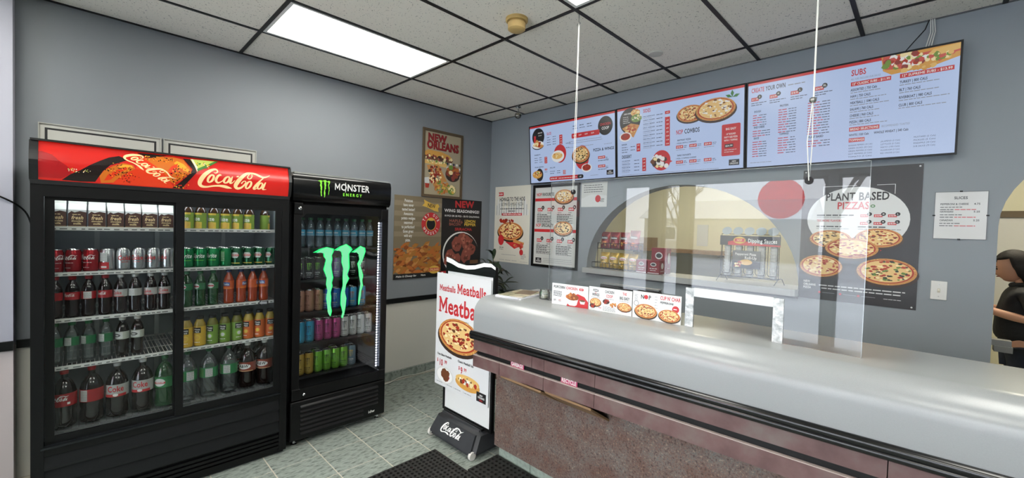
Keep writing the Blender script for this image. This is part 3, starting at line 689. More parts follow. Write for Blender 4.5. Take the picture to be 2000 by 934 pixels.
br = MB().box((.60, my1, .20), (.64, my1 + .012, .37)).box((.60, my1 + .012, .20), (.64, my1 + .05, .24)).box((.62, my1 + .03, .24), (.64, my1 + .05, .33)).box((.52, my1, .30), (.60, my1 + .010, .37))
MN.part('cord_bracket', br, BLACKM)
# ------------------------------------------------------------------ cans, bottles and cartons in the coolers
ORD = ['first', 'second', 'third', 'fourth', 'fifth', 'sixth', 'seventh', 'eighth', 'ninth', 'tenth']
ALU = mat('can_aluminium', '#c9cbcc', .22, 1)
def cylfn(r, a0): return lambda u, v, d: ((r + d) * math.cos(a0 + u / r), (r + d) * math.sin(a0 + u / r), v)
FACE = math.radians(-42)       # labels look out of the cooler towards the counter
def can(name, r, h, col, deco, rough=.25, metal=.6):
    t = thing(name, 'x', 'can')
    b = obj('body', MB().lathe([(r * .80, 0), (r * .97, .008), (r, .014), (r, h - .016), (r * .86, h - .004), (r * .86, h)], 20), mat(name + '_paint', col, rough, metal), t, smooth=True)
    obj('lid', MB().lathe([(r * .86, h), (r * .84, h + .002), (r * .80, h - .002), (r * .2, h - .002)], 20), ALU, t, smooth=True)
    obj('tab', MB().box((-.012, -.006, h - .002), (.010, .006, h + .001)), ALU, t)
    if deco:
        p = Print(b, cylfn(r, 0), step=.00025, maxlen=.012); deco(p, r, h); p.build()
    return t
def bottle(name, prof, liquid, cap, capz, labz, labcol, deco, shell=None, cat='bottle', seg=20, labr=None):
    t = thing(name, 'x', cat); zt = capz
    b = obj('bottle', MB().lathe(prof, seg), liquid, t, smooth=True)
    obj('cap', MB().lathe([(prof[-1][0] + .003, capz - .004), (prof[-1][0] + .004, capz + .012), (prof[-1][0] + .001, capz + .015)], 16), cap, t, smooth=True)
    if labz:
        lr = labr or max(r for r, z in prof if labz[0] - .01 < z < labz[1] + .01) + .0012
        l = obj('label', MB().lathe([(lr, labz[0]), (lr, labz[1])], seg, cap=False), mat(name + '_label', labcol, .35), t, smooth=True)
        if deco:
            p = Print(l, cylfn(lr, 0), step=.0003, maxlen=.012); deco(p, lr, labz[0], labz[1] - labz[0]); p.build()
    return t
def pet(r, h, rn=.0125, sh=.62):
    """profile of a soft drink bottle"""
    q = [(r * .70, 0), (r * .95, .006), (r, .02), (r * .985, h * .18), (r * .93, h * .26), (r, h * .34), (r, h * sh)]
    for i in range(1, 8): a = i / 7; q.append((rn + (r - rn) * math.cos(a * math.pi / 2) ** .8 if a < 1 else rn, h * sh + (h * .88 - h * sh) * a ** 1.0))
    return q + [(rn, h - .012)]
COLA = mat('cola_liquid', '#120806', .12, coat=.4); TEA = mat('tea_liquid', '#3a2412', .12, coat=.4)
CLEAR = glassmat('clear_bottle', (.88, .93, .92), .04, 1.45, 2.2, .10, '#b9c6c6'); GREENB = glassmat('green_bottle', (.25, .55, .32), .04, 1.45, 2.2, .35, '#2f6b3c'); BLUEB = glassmat('water_bottle', (.80, .90, .95), .04, 1.45, 2.4, .12, '#9dbccc')
ORANGEL = mat('orange_soda', '#9c3f22', .15, coat=.4, emit=0)
REDCAP = mat('red_cap', '#a31822', .4); SILCAP = mat('silver_cap', '#b8bab8', .35); WHITECAP = mat('white_cap', '#dcdcd6', .4); GRNCAP = mat('green_cap', '#2c6b43', .4); BLKCAP = mat('black_cap', '#17181a', .4); BLUCAP = mat('blue_cap', '#24345e', .4)
def d_script(ink): return lambda p, r, *zz: p.mark(SCRIPT, -.034, (zz[0] + zz[1] * .3 if len(zz) > 1 else zz[0] * .52), .068, ink, 1, sy=1.2)
def d_cokecan(p, r, h): p.mark(SCRIPT, -.036, h * .50, .072, 'ink_white', 1, sy=1.35); p.words(-.02, h * .42, .04, .004, 'ink_pale', 1); p.words(-.02, h * .2, .03, .003, 'ink_pale', 1)
def d_diet(p, r, h): p.text('Coke', 0, h * .50, .026, 'ink_red', 1, 'c', w=.062); p.text('Diet', 0, h * .78, .009, 'ink_grey', 1, 'c'); p.words(-.015, h * .4, .03, .004, 'ink_red', 1)
def d_dietback(p, r, h): p.rect(-.03, 0.012, .03, h * .42, 'ink_red', 1); p.rect(-.012, h * .46, .022, h * .86, 'ink_pale', 1); [p.words(-.010, h * (.5 + .06 * i), .03, .003, 'ink_grey', 2) for i in range(6)]; p.rect(-.005, .02, .02, h * .24, 'ink_white', 2)
def d_sprite(p, r, h): p.text('Sprite', 0, h * .52, .026, 'ink_white', 1, 'c', w=.066, shear=.25); p.rect(-.03, h * .38, .03, h * .40, 'ink_lime', 1)
def d_spriteback(p, r, h): p.rect(-.012, h * .3, .012, h * .85, 'ink_green', 1); [p.words(-.01, h * (.34 + .06 * i), .02, .003, 'ink_pale', 2) for i in range(8)]
def d_dry(p, r, h): p.poly([(-.026, h * .62), (-.016, h * .76), (.016, h * .76), (.026, h * .62), (.016, h * .46), (-.016, h * .46)], 'ink_pale', 1); p.rect(-.024, h * .56, .024, h * .67, 'ink_red', 2); p.text('CANADA DRY', 0, h * .59, .008, 'ink_white', 3, 'c', w=.042); p.rect(-.03, h * .16, .03, h * .2, 'ink_yellow', 1)
CANS = dict(
    cola=can('cola_can', .033, .122, '#9c1420', d_cokecan), diet=can('diet_cola_can', .033, .122, '#b9bcbd', d_diet, .25, .9), dietback=can('diet_cola_can', .033, .122, '#babdbe', d_dietback, .25, .9),
    lime=can('lime_soda_can', .033, .122, '#12834a', d_sprite), limeback=can('lime_soda_can', .033, .122, '#12834b', d_spriteback), dry=can('ginger_ale_can', .033, .122, '#1c5a3a', d_dry))
def energy(name, col, mk, txt='ink_black', metal=.55):
    def d(p, r, h): p.mark(CLAW, -.019, h * .42, .036, mk, 1, sy=1.15); p.text('MONSTER', 0, h * .27, .010, txt, 1, 'c', w=.044); p.words(-.017, h * .2, .034, .005, txt, 1); p.words(-.012, h * .1, .024, .003, txt, 1)
    return can(name, .033, .158, col, d, .28, metal)
CANS.update(e_black=energy('black_energy_can', '#101214', 'ink_lime', 'ink_pale'), e_dark=energy('black_energy_can', '#111316', 'ink_white', 'ink_pale'), e_violet=energy('violet_energy_can', '#8a6fae', 'ink_white', 'ink_white'), e_bronze=energy('bronze_energy_can', '#b98a72', 'ink_brown', 'ink_brown'),
            e_blue=energy('blue_energy_can', '#2f62b8', 'ink_pale', 'ink_pale'), e_sky=energy('sky_blue_energy_can', '#4f9dc8', 'ink_orange', 'ink_yellow'), e_cyan=energy('cyan_energy_can', '#3aa6c8', 'ink_dark', 'ink_dark'), e_pink=energy('pink_energy_can', '#bd4f8c', 'ink_dark', 'ink_dark'),
            e_white=energy('white_energy_can', '#d5d8d6', 'ink_dark', 'ink_dark', .25), e_gold=energy('gold_energy_can', '#c9ab52', 'ink_black'), e_green=energy('green_energy_can', '#7fc043', 'ink_dark'), e_steel=energy('steel_blue_energy_can', '#6d8793', 'ink_yellow', 'ink_white'))
def d_cokeb(p, r, z, h): p.mark(SCRIPT, -.026, z + h * .3, .052, 'ink_white', 1, sy=1.2)
def d_dietb(p, r, z, h): p.text('Coke', 0, z + h * .32, .018, 'ink_red', 1, 'c', w=.046); p.rect(-.03, z + h * .02, .03, z + h * .1, 'ink_red', 1)
def d_back(p, r, z, h): p.rect(-.016, z + h * .05, .018, z + h * .95, 'ink_pale', 1); [p.words(-.014, z + h * (.15 + .13 * i), .03, .003, 'ink_grey', 2) for i in range(6)]
def d_coke2(p, r, z, h): p.mark(SCRIPT, -.046, z + h * .32, .092, 'ink_white', 1, sy=1.2); p.rect(.04, z + .01, .052, z + .022, 'ink_white', 1)
def d_diet2(p, r, z, h): p.text('Coke', 0, z + h * .42, .032, 'ink_red', 1, 'c', w=.075); p.rect(-.05, z, .05, z + h * .22, 'ink_red', 1); p.oval(.0, z + h * .15, .012, .008, 'ink_white', 2, 14)
def d_fuze(p, r, z, h): p.rect(-.034, z, .034, z + h * .42, 'ink_yellow', 1); p.oval(.008, z + h * .25, .018, .02, 'gold', 2, 18); p.text('fuze', 0, z + h * .52, .024, 'ink_white', 2, 'c', w=.05); p.rect(-.034, z + h * .88, .034, z + h, 'ink_yellow', 1)
def d_leaf(p, r, z, h): p.oval(0, z + h * .5, .02, .016, 'ink_pale', 1, 16); p.rect(-.018, z + h * .38, .018, z + h * .55, 'ink_red', 2)
def d_fanta(p, r, z, h): p.rect(-.02, z + h * .38, .022, z + h * .8, 'ink_blue', 1); p.text('Fanta', 0, z + h * .46, .014, 'ink_white', 2, 'c', w=.036); p.rect(-.032, z, .032, z + h * .2, 'ink_orange', 1)
def d_juice(ink, ink2):
    def d(p, r, z, h): p.rect(-.021, z + h * .66, .021, z + h * .95, 'ink_black', 1); p.text('Minute', 0, z + h * .81, .010, 'ink_white', 2, 'c', w=.034); p.text('Maid', 0, z + h * .69, .010, 'ink_white', 2, 'c', w=.026); p.oval(.002, z + h * .42, .018, .018, ink, 1, 18); p.oval(.002, z + h * .42, .012, .012, ink2, 2, 14); p.words(-.016, z + h * .16, .032, .006, 'ink_white', 2)
    return d
def d_root(p, r, z, h): p.oval(0, z + h * .55, .045, .018, 'ink_white', 1, 22); p.text('A&W', 0, z + h * .43, .021, 'ink_black', 2, 'c', w=.06, shear=.2); p.rect(-.06, z + h * .05, .06, z + h * .1, 'ink_cream', 1)
def d_rootS(p, r, z, h): p.rect(-.03, z + h * .1, .03, z + h * .9, 'ink_pale', 1); p.oval(0, z + h * .5, .02, .009, 'ink_black', 2, 16); p.oval(0, z + h * .5, .012, .004, 'ink_pale', 3, 12)
def d_water(p, r, z, h): p.text('DASANI', 0, z + h * .4, .013, 'ink_pale', 1, 'c', w=.05); p.rect(-.03, z + h * .1, .03, z + h * .16, 'ink_pale', 1)
def d_lime2(p, r, z, h): p.rect(-.05, z + h * .1, -.01, z + h * .9, 'ink_green', 1); p.rect(0, z + h * .08, .04, z + h * .92, 'ink_pale', 1); [p.words(.003, z + h * (.15 + .1 * i), .034, .004, 'ink_grey', 2) for i in range(8)]
def d_dry2(p, r, z, h): p.oval(0, z + h * .5, .03, .024, 'ink_pale', 1, 20); p.rect(-.03, z + h * .38, .03, z + h * .56, 'ink_red', 2); p.text('CANADA DRY', 0, z + h * .43, .009, 'ink_white', 3, 'c', w=.05)
P5 = pet(.0295, .225); P2 = pet(.0495, .305, .014, .60)
JP = [(.026, 0), (.0315, .006), (.0315, .06), (.029, .075), (.0315, .09), (.032, .125), (.029, .145), (.019, .165), (.018, .172)]
FP = [(.024, 0), (.0305, .006), (.0305, .07), (.0305, .10), (.028, .118), (.021, .135), (.015, .152), (.014, .17)]
CANS.update(
    b_cola=bottle('cola_bottle', P5, COLA, REDCAP, .213, (.10, .142), '#9f1a22', d_cokeb), b_colaback=bottle('cola_bottle', P5, COLA, REDCAP, .213, (.10, .142), '#9f1a23', d_back), b_diet=bottle('diet_cola_bottle', P5, COLA, SILCAP, .213, (.10, .142), '#b4b5b2', d_dietb), b_dietback=bottle('diet_cola_bottle', P5, COLA, SILCAP, .213, (.10, .142), '#b4b5b1', d_back),
    b_lime=bottle('lime_soda_bottle', P5, CLEAR, GRNCAP, .213, (.098, .145), '#1f6e42', d_back), b_root=bottle('root_beer_bottle', P5, COLA, WHITECAP, .213, (.10, .145), '#b7bdb2', d_rootS), b_dry=bottle('ginger_ale_bottle', P5, GREENB, GRNCAP, .213, (.11, .15), '#2b6d44', d_leaf),
    b_fanta=bottle('orange_soda_bottle', P5, ORANGEL, BLUCAP, .213, (.10, .155), '#c4582a', d_fanta), b_fuze=bottle('iced_tea_bottle', FP, TEA, BLKCAP, .172, (.004, .104), '#7f9a3c', d_fuze, labr=.0315),
    j_yellow=bottle('yellow_juice_bottle', JP, mat('yellow_juice', '#a08a3c', .2), BLKCAP, .178, (.006, .128), '#d3ad3a', d_juice('ink_yellow', 'gold'), labr=.033), j_green=bottle('apple_juice_bottle', JP, mat('apple_juice', '#6b6a2c', .2), BLKCAP, .178, (.006, .128), '#6f9238', d_juice('ink_gapple', 'ink_pale'), labr=.033), j_orange=bottle('orange_juice_bottle', JP, mat('orange_juice', '#a8913f', .2), BLKCAP, .178, (.006, .128), '#c8642c', d_juice('ink_orange', 'ink_yellow'), labr=.033),
    w_water=bottle('water_bottle', P5, BLUEB, GRNCAP, .213, (.09, .135), '#2f88a8', d_water),
    L_cola=bottle('large_cola_bottle', P2, COLA, REDCAP, .293, (.12, .19), '#9f1a22', d_coke2), L_colaback=bottle('large_cola_bottle', P2, COLA, REDCAP, .293, (.12, .19), '#9f1a23', d_back), L_diet=bottle('large_diet_cola_bottle', P2, COLA, SILCAP, .293, (.12, .19), '#aeb0ad', d_diet2), L_dry=bottle('large_ginger_ale_bottle', P2, GREENB, GRNCAP, .293, (.12, .185), '#2b7a45', d_dry2),
    L_lime=bottle('large_lime_soda_bottle', P2, CLEAR, GRNCAP, .293, (.125, .19), '#2a7d4a', d_lime2), L_root=bottle('large_root_beer_bottle', P2, COLA, WHITECAP, .293, (.115, .18), '#8c3a28', d_root))
def carton():
    t = thing('milk_carton', 'x', 'carton'); w = .034; h = .095
    b = obj('body', MB().box((-w, -w, 0), (w, w, h)), mat('carton_brown', '#4a2a20', .45), t)
    obj('gable', MB().prism([(-w, h), (w, h), (.004, h + .034), (.004, h + .05), (-.004, h + .05), (-.004, h + .034)], 1, -w, w), mat('carton_white', '#c9c7bb', .45), t)
    p = Print(b, lambda u, v, d: (w + d, u, v), step=.0004)
    p.poly([(-w, h), (w, h), (w, h - .012), (.01, h - .006), (-.01, h - .014), (-.022, h - .007), (-w, h - .02)], 'ink_white', 1)
    p.text('fresh', 0, .044, .019, 'ink_cream', 2, 'c', w=.046, shear=.2); p.text('chocolate', 0, .031, .009, 'ink_cream', 2, 'c', w=.044); p.text('milk', 0, .016, .011, 'ink_cream', 2, 'c', w=.03); p.words(-.018, .068, .036, .006, 'ink_cream', 2); p.rect(-w, .006, w, .0075, 'ink_cream', 2); p.build(); return t
CANS['milk'] = carton()
used = set(); count = {}
for k, v in CANS.items(): pass
def put(kind, x, y, z, rot, label, group):
    src = CANS[kind]
    if kind in used: o = copy_tree(src)
    else: o = src; used.add(kind)
    o.location = (x, y, z); o.rotation_euler = (0, 0, FACE + rot if kind != 'milk' else rot); o['label'] = label; o['group'] = group; return o
def row(cooler, shelf, items, x, z, group, jitter=.25, depth=1, dx=.072, desc=None):
    """items: (kind, y, description, turn)"""
    n = {}
    tot = {}
    for it in items: tot[it[2]] = tot.get(it[2], 0) + 1
    for kind, y, ds, *tr in items:
        k = n[ds] = n.get(ds, 0) + 1
        lab = ('%s %s from the left, %s' % (ORD[k - 1], ds, shelf)) if tot[ds] > 1 else '%s, %s' % (ds, shelf)
        put(kind, x, y, z, (tr[0] if tr else R.uniform(-jitter, jitter)), lab, group)
        for q in range(1, depth):
            put(kind, x - dx * q, y, z, R.uniform(-1, 1), ('%s behind, %s' % (lab.split(',')[0] + (' row %d' % (q + 1)), shelf)) if depth > 2 else lab.replace(',', ', back row,', 1), group)
g1 = 'drinks in the wide cooler'; g2 = 'drinks in the energy drink cooler'
wc = 'top shelf of wide cooler'
row('w', 'top shelf, wide cooler', [('milk', y, 'brown chocolate milk carton', R.uniform(-.04, .04)) for y in (-3.708, -3.632, -3.556, -3.482, -3.408, -3.334, -3.258)], .65, SHZ[0], g1)
for k, y in enumerate((-3.63, -3.482, -3.332)): put('milk', .565, y, SHZ[0], 0, '%s chocolate milk carton in the row behind, top shelf' % ORD[k], g1)
s2 = 'second shelf, wide cooler'
row('w', s2, [('cola', -3.715, 'red cola can', .9), ('cola', -3.647, 'red cola can', .1), ('cola', -3.580, 'red cola can', .2), ('dietback', -3.514, 'silver diet cola can showing its red back panel', 0), ('diet', -3.4475, 'silver diet cola can', .9), ('diet', -3.3805, 'silver diet cola can', .35), ('diet', -3.314, 'silver diet cola can', 0), ('diet', -3.246, 'silver diet cola can', -.5)], .655, SHZ[1], g1)
CANS_y = {'cola': (-3.656, -3.588), 'diet': (-3.4520, -3.3815, -3.3145)}
for kd, ys in CANS_y.items():
    for k, y in enumerate(ys): put(kd, .585, y + .006, SHZ[1], R.uniform(-1, 1), '%s %s can in the row behind, second shelf' % (ORD[k], 'red cola' if kd == 'cola' else 'silver diet cola'), g1)
row('w', 'third shelf, wide cooler', [('b_colaback', -3.716, 'red-capped cola bottle', 0), ('b_cola', -3.651, 'red-capped cola bottle', .25), ('b_colaback', -3.588, 'red-capped cola bottle', .5), ('b_cola', -3.522, 'red-capped cola bottle', 0), ('b_diet', -3.458, 'silver-capped diet cola bottle', .1), ('b_dietback', -3.395, 'silver-capped diet cola bottle', 0), ('b_diet', -3.326, 'silver-capped diet cola bottle', 0), ('b_diet', -3.262, 'silver-capped diet cola bottle', .5)], .655, SHZ[2], g1)
row('w', 'fourth shelf, wide cooler', [('b_lime', -3.7165, 'clear bottle with green label'), ('b_lime', -3.6535, 'clear bottle with green label'), ('b_lime', -3.588, 'clear bottle with green label'), ('b_lime', -3.518, 'clear bottle with green label'), ('b_root', -3.448, 'dark bottle with white label and cap'), ('b_root', -3.382, 'dark bottle with white label and cap')], .62, SHZ[3], g1)
row('w', 'bottom left of wide cooler', [('L_cola', -3.682, 'large cola bottle with script label', .2), ('L_colaback', -3.575, 'large cola bottle showing its back label', 0), ('L_diet', -3.470, 'large diet cola bottle', .55), ('L_diet', -3.358, 'large diet cola bottle', .4), ('L_dry', -3.255, 'large green ginger ale bottle', .1)], .63, .488, g1)
r1 = 'top right shelf, wide cooler'
row('w', r1, [('b_fuze', y, 'iced tea bottle') for y in (-3.150, -3.085, -3.016, -2.948, -2.882, -2.815)], .655, SHZ[0], g1, .35)
s = 'second right shelf, wide cooler'
its = [('lime', -3.150, 'green lime soda can', .25), ('lime', -3.082, 'green lime soda can', .15), ('lime', -3.014, 'green lime soda can', 0), ('limeback', -2.948, 'green lime soda can showing its back panel', 0), ('dry', -2.881, 'dark green ginger ale can', 0), ('dry', -2.814, 'dark green ginger ale can', .1), ('dry', -2.747, 'dark green ginger ale can', 0), ('dry', -2.680, 'dark green ginger ale can', -.2)]
row('w', s, its, .655, SHZ[1], g1)
for q in (1, 2):
    for k, y in enumerate((-3.152, -3.085, -3.018, -2.951)): put('lime', .655 - .068 * q, y, SHZ[1], R.uniform(-1, 1), '%s lime soda can from the left, %s row, second right shelf' % (ORD[k], ORD[q]), g1)
    for k, y in enumerate((-2.881, -2.814, -2.747)): put('dry', .655 - .068 * q, y, SHZ[1], R.uniform(-1, 1), '%s ginger ale can from the left, %s row, second right shelf' % (ORD[k], ORD[q]), g1)
row('w', 'third right shelf, wide cooler', [('b_dry', -3.152, 'green ginger ale bottle'), ('b_dry', -3.084, 'green ginger ale bottle'), ('b_dry', -3.016, 'green ginger ale bottle'), ('b_fanta', -2.929, 'orange soda bottle', 0), ('b_fanta', -2.858, 'orange soda bottle', 1.4), ('b_fanta', -2.790, 'orange soda bottle', 2), ('b_fanta', -2.722, 'orange soda bottle', 0)], .655, SHZ[2], g1)
row('w', 'fourth right shelf, wide cooler', [('j_yellow', -3.152, 'yellow lemonade bottle', .3), ('j_yellow', -3.084, 'yellow lemonade bottle', .1), ('j_green', -3.016, 'green apple juice bottle', 0), ('j_green', -2.948, 'green apple juice bottle', .1), ('j_green', -2.8805, 'green apple juice bottle', .9), ('j_orange', -2.812, 'orange juice bottle', 0), ('j_orange', -2.745, 'orange juice bottle', .1), ('j_orange', -2.678, 'orange juice bottle', .6)], .655, SHZ[3], g1)
for k, y in enumerate((-2.860, -2.790)): put('j_orange' if k else 'j_green', .585, y, SHZ[3], .5, 'orange juice bottle in the row behind, fourth right shelf' if k else 'apple juice bottle in the row behind, fourth right shelf', g1)
row('w', 'bottom right of wide cooler', [('L_lime', -3.140, 'large clear bottle with green label', .5), ('L_lime', -3.028, 'large clear bottle with green label', .2), ('L_lime', -2.916, 'large clear bottle with green label', -.1), ('L_root', -2.806, 'front large root beer bottle', 0), ('L_root', -2.700, 'front large root beer bottle', 0)], .62, .488, g1)
for k, y in enumerate((-2.830, -2.700)): put('L_root', .49, y, .488, .2, '%s large root beer bottle from the left, back row' % ORD[k], g1)
put('b_fuze', .60, -2.705, SHZ[0], 2.2, 'single iced tea bottle standing apart, top right shelf, wide cooler', g1)
# energy cooler
row('m', 'top shelf, narrow cooler', [('w_water', y, 'clear water bottle with blue label') for y in (-2.470, -2.402, -2.334, -2.266, -2.198, -2.130, -2.062, -1.994, -1.926)], .63, MSH[0], g2, .5)
for k, y in enumerate((-2.436, -2.30, -2.164, -2.028)): put('w_water', .56, y, MSH[0], R.uniform(-.5, .5), '%s water bottle from the left in the row behind, top shelf' % ORD[k], g2)
def cans5(shelf, z, spec, n2=0):
    row('m', shelf, spec, .63, z, g2, .3)
    for k, it in enumerate(spec):
        if k % 2 == 0 or n2: put(it[0], .56, it[1] + .004, z, R.uniform(-1, 1), '%s can from the left in the row behind, %s' % (ORD[k], shelf), g2)
cans5('second shelf, narrow cooler', MSH[1], [('e_black', -2.470, 'black energy can with green claw'), ('e_black', -2.402, 'black energy can with green claw'), ('e_black', -2.334, 'black energy can with green claw'), ('e_violet', -2.266, 'violet energy can'), ('e_violet', -2.198, 'violet energy can'), ('e_violet', -2.130, 'violet energy can'), ('e_dark', -2.062, 'black energy can with white claw'), ('e_dark', -1.985, 'black energy can with white claw')], 1)
cans5('third shelf, narrow cooler', MSH[2], [('e_bronze', -2.470, 'bronze energy can'), ('e_bronze', -2.402, 'bronze energy can'), ('e_bronze', -2.334, 'bronze energy can'), ('e_blue', -2.266, 'blue energy can'), ('e_blue', -2.198, 'blue energy can'), ('e_blue', -2.130, 'blue energy can'), ('e_sky', -2.062, 'sky blue and orange energy can'), ('e_sky', -1.985, 'sky blue and orange energy can')])
cans5('fourth shelf, narrow cooler', MSH[3], [('e_cyan', -2.465, 'cyan energy can'), ('e_cyan', -2.396, 'cyan energy can'), ('e_pink', -2.328, 'pink energy can'), ('e_pink', -2.261, 'pink energy can'), ('e_pink', -2.194, 'pink energy can'), ('e_white', -2.126, 'white energy can'), ('e_white', -2.058, 'white energy can'), ('e_white', -1.991, 'white energy can'), ('e_white', -1.924, 'white energy can')], 1)
cans5('bottom shelf, narrow cooler', MSH[4], [('e_gold', -2.465, 'gold energy can'), ('e_gold', -2.398, 'gold energy can'), ('e_green', -2.331, 'lime green energy can'), ('e_green', -2.264, 'lime green energy can'), ('e_green', -2.197, 'lime green energy can'), ('e_green', -2.130, 'lime green energy can'), ('e_steel', -2.062, 'steel blue energy can')])
for k, o in CANS.items():
    if k not in used:
        for c in [o] + list(o.children_recursive): bpy.data.objects.remove(c)
# ------------------------------------------------------------------ service counter
GRAN = ramp_mat('speckled_laminate', [(.28, '#3c3837'), (.42, '#6e5f59'), (.5, '#86746a'), (.57, '#5e6163'), (.68, '#a3917f')], 95, .45, 4)
_n = GRAN.node_tree.nodes; _l = GRAN.node_tree.links
_x = _n.new('ShaderNodeTexNoise'); _x.inputs['Scale'].default_value = 9; _x.inputs['Detail'].default_value = 4; _t = _n.new('ShaderNodeTexCoord'); _l.new(_t.outputs['Object'], _x.inputs['Vector'])
_mx = _n.new('ShaderNodeMix'); _mx.data_type = 'RGBA'; _mx.blend_type = 'MULTIPLY'; _mx.inputs[0].default_value = .8
_r = _n.new('ShaderNodeValToRGB'); _r.color_ramp.elements[0].position = .35; _r.color_ramp.elements[1].position = .65; _r.color_ramp.elements[0].color = lin('#cda99b'); _r.color_ramp.elements[1].color = lin('#e6e8e8')
_l.new(_x.outputs['Fac'], _r.inputs['Fac']); _b = _n['Principled BSDF']; _src = _b.inputs['Base Color'].links[0].from_socket
_l.new(_src, _mx.inputs[6]); _l.new(_r.outputs['Color'], _mx.inputs[7]); _l.new(_mx.outputs[2], _b.inputs['Base Color'])
ROSE = ramp_mat('rose_laminate', [(.3, '#563c3b'), (.5, '#674d4b'), (.7, '#6e605c')], 9, .4, 6)
TOPW = mat('white_laminate', '#929596', .25, noise=.04, nscale=300)
CT = Asm('service_counter', 'long white-topped service counter with rose and speckled front', 'counter', (3.6, -1.5, 0))
xe, xr = 1.83, 5.9; TZ = 1.18; yb = -1.13
def yf(x): return -1.775 + .048 * (x - xe)            # front face line
def section(prof):
    """profile (offset from front face, z) swept from the left end to the right end"""
    n = len(prof); vs = []
    for x in (xe, xr): vs += [(x, q[0] if len(q) > 2 else yf(x) + q[0], q[1]) for q in prof]
    return MB().add(vs, [tuple(range(n)), tuple(range(n, 2 * n))[::-1]] + [(i, (i + 1) % n, n + (i + 1) % n, n + i) for i in range(n)])
sh_ = [(.115 - .115 * math.sin(math.radians(a)), TZ - .115 + .115 * math.cos(math.radians(a))) for a in range(0, 91, 9)]
CT.part('countertop', section([(yb, TZ, 1)] + sh_ + [(0, .945), (.02, .945), (.02, 1.05), (.10, 1.14), (yb, 1.14, 1)]), TOPW, smooth=True)
def bar(o, z, r, x0=xe - .015): return MB().tube([(x0, yf(x0) + o, z), (xr, yf(xr) + o, z)], r, 12)
CT.part('edge_trim', bar(-.004, .937, .018), BLACKG, smooth=True); CT.part('edge_trim', bar(-.002, .912, .016), BLACKG, smooth=True)
cuts = [xe, 2.075, 2.425, 2.76, 3.9, 5.1, xr]
def seg_box(a, b, z0, z1, o0, o1): 
    return MB().add([(a, yf(a) + o0, z0), (b, yf(b) + o0, z0), (b, yf(b) + o1, z0), (a, yf(a) + o1, z0), (a, yf(a) + o0, z1), (b, yf(b) + o0, z1), (b, yf(b) + o1, z1), (a, yf(a) + o1, z1)], [(3, 2, 1, 0), (4, 5, 6, 7), (0, 1, 5, 4), (1, 2, 6, 5), (2, 3, 7, 6), (3, 0, 4, 7)])
up_cuts = [xe, 2.075, 2.335, 2.425, 2.76, 3.9, 5.1, xr]
for a, b in zip(up_cuts, up_cuts[1:]): CT.part('upper_panel', seg_box(a + .0015, b - .0015, .825, .897, .004, .03), ROSE)
for a, b in zip(cuts, cuts[1:]): CT.part('lower_panel', seg_box(a + .0015, b - .0015, .715, .790, .002, .03), ROSE); CT.part('panel_edge', seg_box(a + .0015, b - .0015, .790, .7925, .001, .03), mat('panel_edge', '#b9aaa4', .4))
blk = CT.part('black_channel', seg_box(xe + .02, xr, .790, .826, .022, .05), BLACKP)
CT.part('carcass', MB().box((xe + .012, -1.60, .715), (xr, -1.16, 1.14)).box((xe + .012, -1.50, .1), (xr, -1.16, .715)), mat('carcass_dark', '#2a2523', .6))
CT.part('front_panel', MB().box((xe, -1.55, .098), (xr, -1.50, .714)), GRAN)
CT.part('end_panel', MB().box((xe, -1.50, .098), (xe + .012, -1.16, 1.14)), GRAN)
CT.part('toe_board', MB().box((xe + .005, -1.497, 0), (xr, -1.17, .098)), mat('grout', '#8e8f88', .9))
for k in range(13): CT.part('toe_tile', MB().rbox((xe + .003 + .305 * k, -1.505, .002), (xe + .303 + .305 * k, -1.497, .094), .002, 1), mat('pale_green_tile', '#9aa89c', .4, noise=.25, nscale=40))
WOOD = mat('raw_wood', '#8a6c4c', .6, noise=.2, nscale=14)
for a, b in ((2.085, 2.42), (2.435, 2.75)):
    y0 = yf(a) + .006
    CT.part('chute_board', MB().add([(a, y0, .715), (b, y0, .715), (b, -1.552, .60), (a, -1.552, .60), (a, y0, .703), (b, y0, .703), (b, -1.552, .587), (a, -1.552, .587)], [(0, 1, 2, 3), (7, 6, 5, 4), (0, 4, 5, 1), (1, 5, 6, 2), (2, 6, 7, 3), (3, 7, 4, 0)]), WOOD)
for x, s_, w_ in ((2.155, 'GARBAGE', .10), (2.535, 'RECYCLE', .10)):
    st = CT.part('sticker', MB().box((x, yf(x) + .0195, .782), (x + w_ + .012, yf(x) + .0215, .826)), mat('sticker_pink', '#b3476b', .4))
    p = Print(st, (lambda x: lambda u, v, d: (x + u, yf(x) + .0193 - d, .782 + v))(x), step=.0008); p.rect(.003, .014, w_ + .009, .041, 'ink_pale', 1) if False else None
    p.rect(.002, .013, w_ + .010, .042, 'sticker_red', 1) if False else None
    p.text(s_, .006, .016, .022, 'ink_white', 2, w=w_); p.build()

# ---- hanging sneeze guard
PX0, PX1, PY, PZ0, PZ1 = 2.21, 3.80, -1.462, TZ, 1.952
SG = Asm('sneeze_guard', 'clear acrylic screen hung on two white cords above the counter', 'screen', (3.0, PY, TZ))
nx0, nx1, nz = 3.15, 3.495, 1.335
PLEX = glassmat('acrylic_sheet', (.95, .97, .97), .012, 1.49, 1.7, .03, '#c9cfd2')
loop = [(PX0, PZ0), (nx0, PZ0), (nx0, nz), (nx1, nz), (nx1, PZ0), (PX1, PZ0), (PX1, PZ1), (PX0, PZ1)]
v_, t_ = fan(loop); n = len(loop)
sheet = MB().add([(x, PY, z) for x, z in v_], t_)
SG.part('acrylic_sheet', sheet, PLEX)
edge = MB()
for i in range(n):
    (x0, z0), (x1, z1) = loop[i], loop[(i + 1) % n]
    edge.box((min(x0, x1) - .001, PY - .002, min(z0, z1) - .001), (max(x0, x1) + .001, PY + .002, max(z0, z1) + .001))
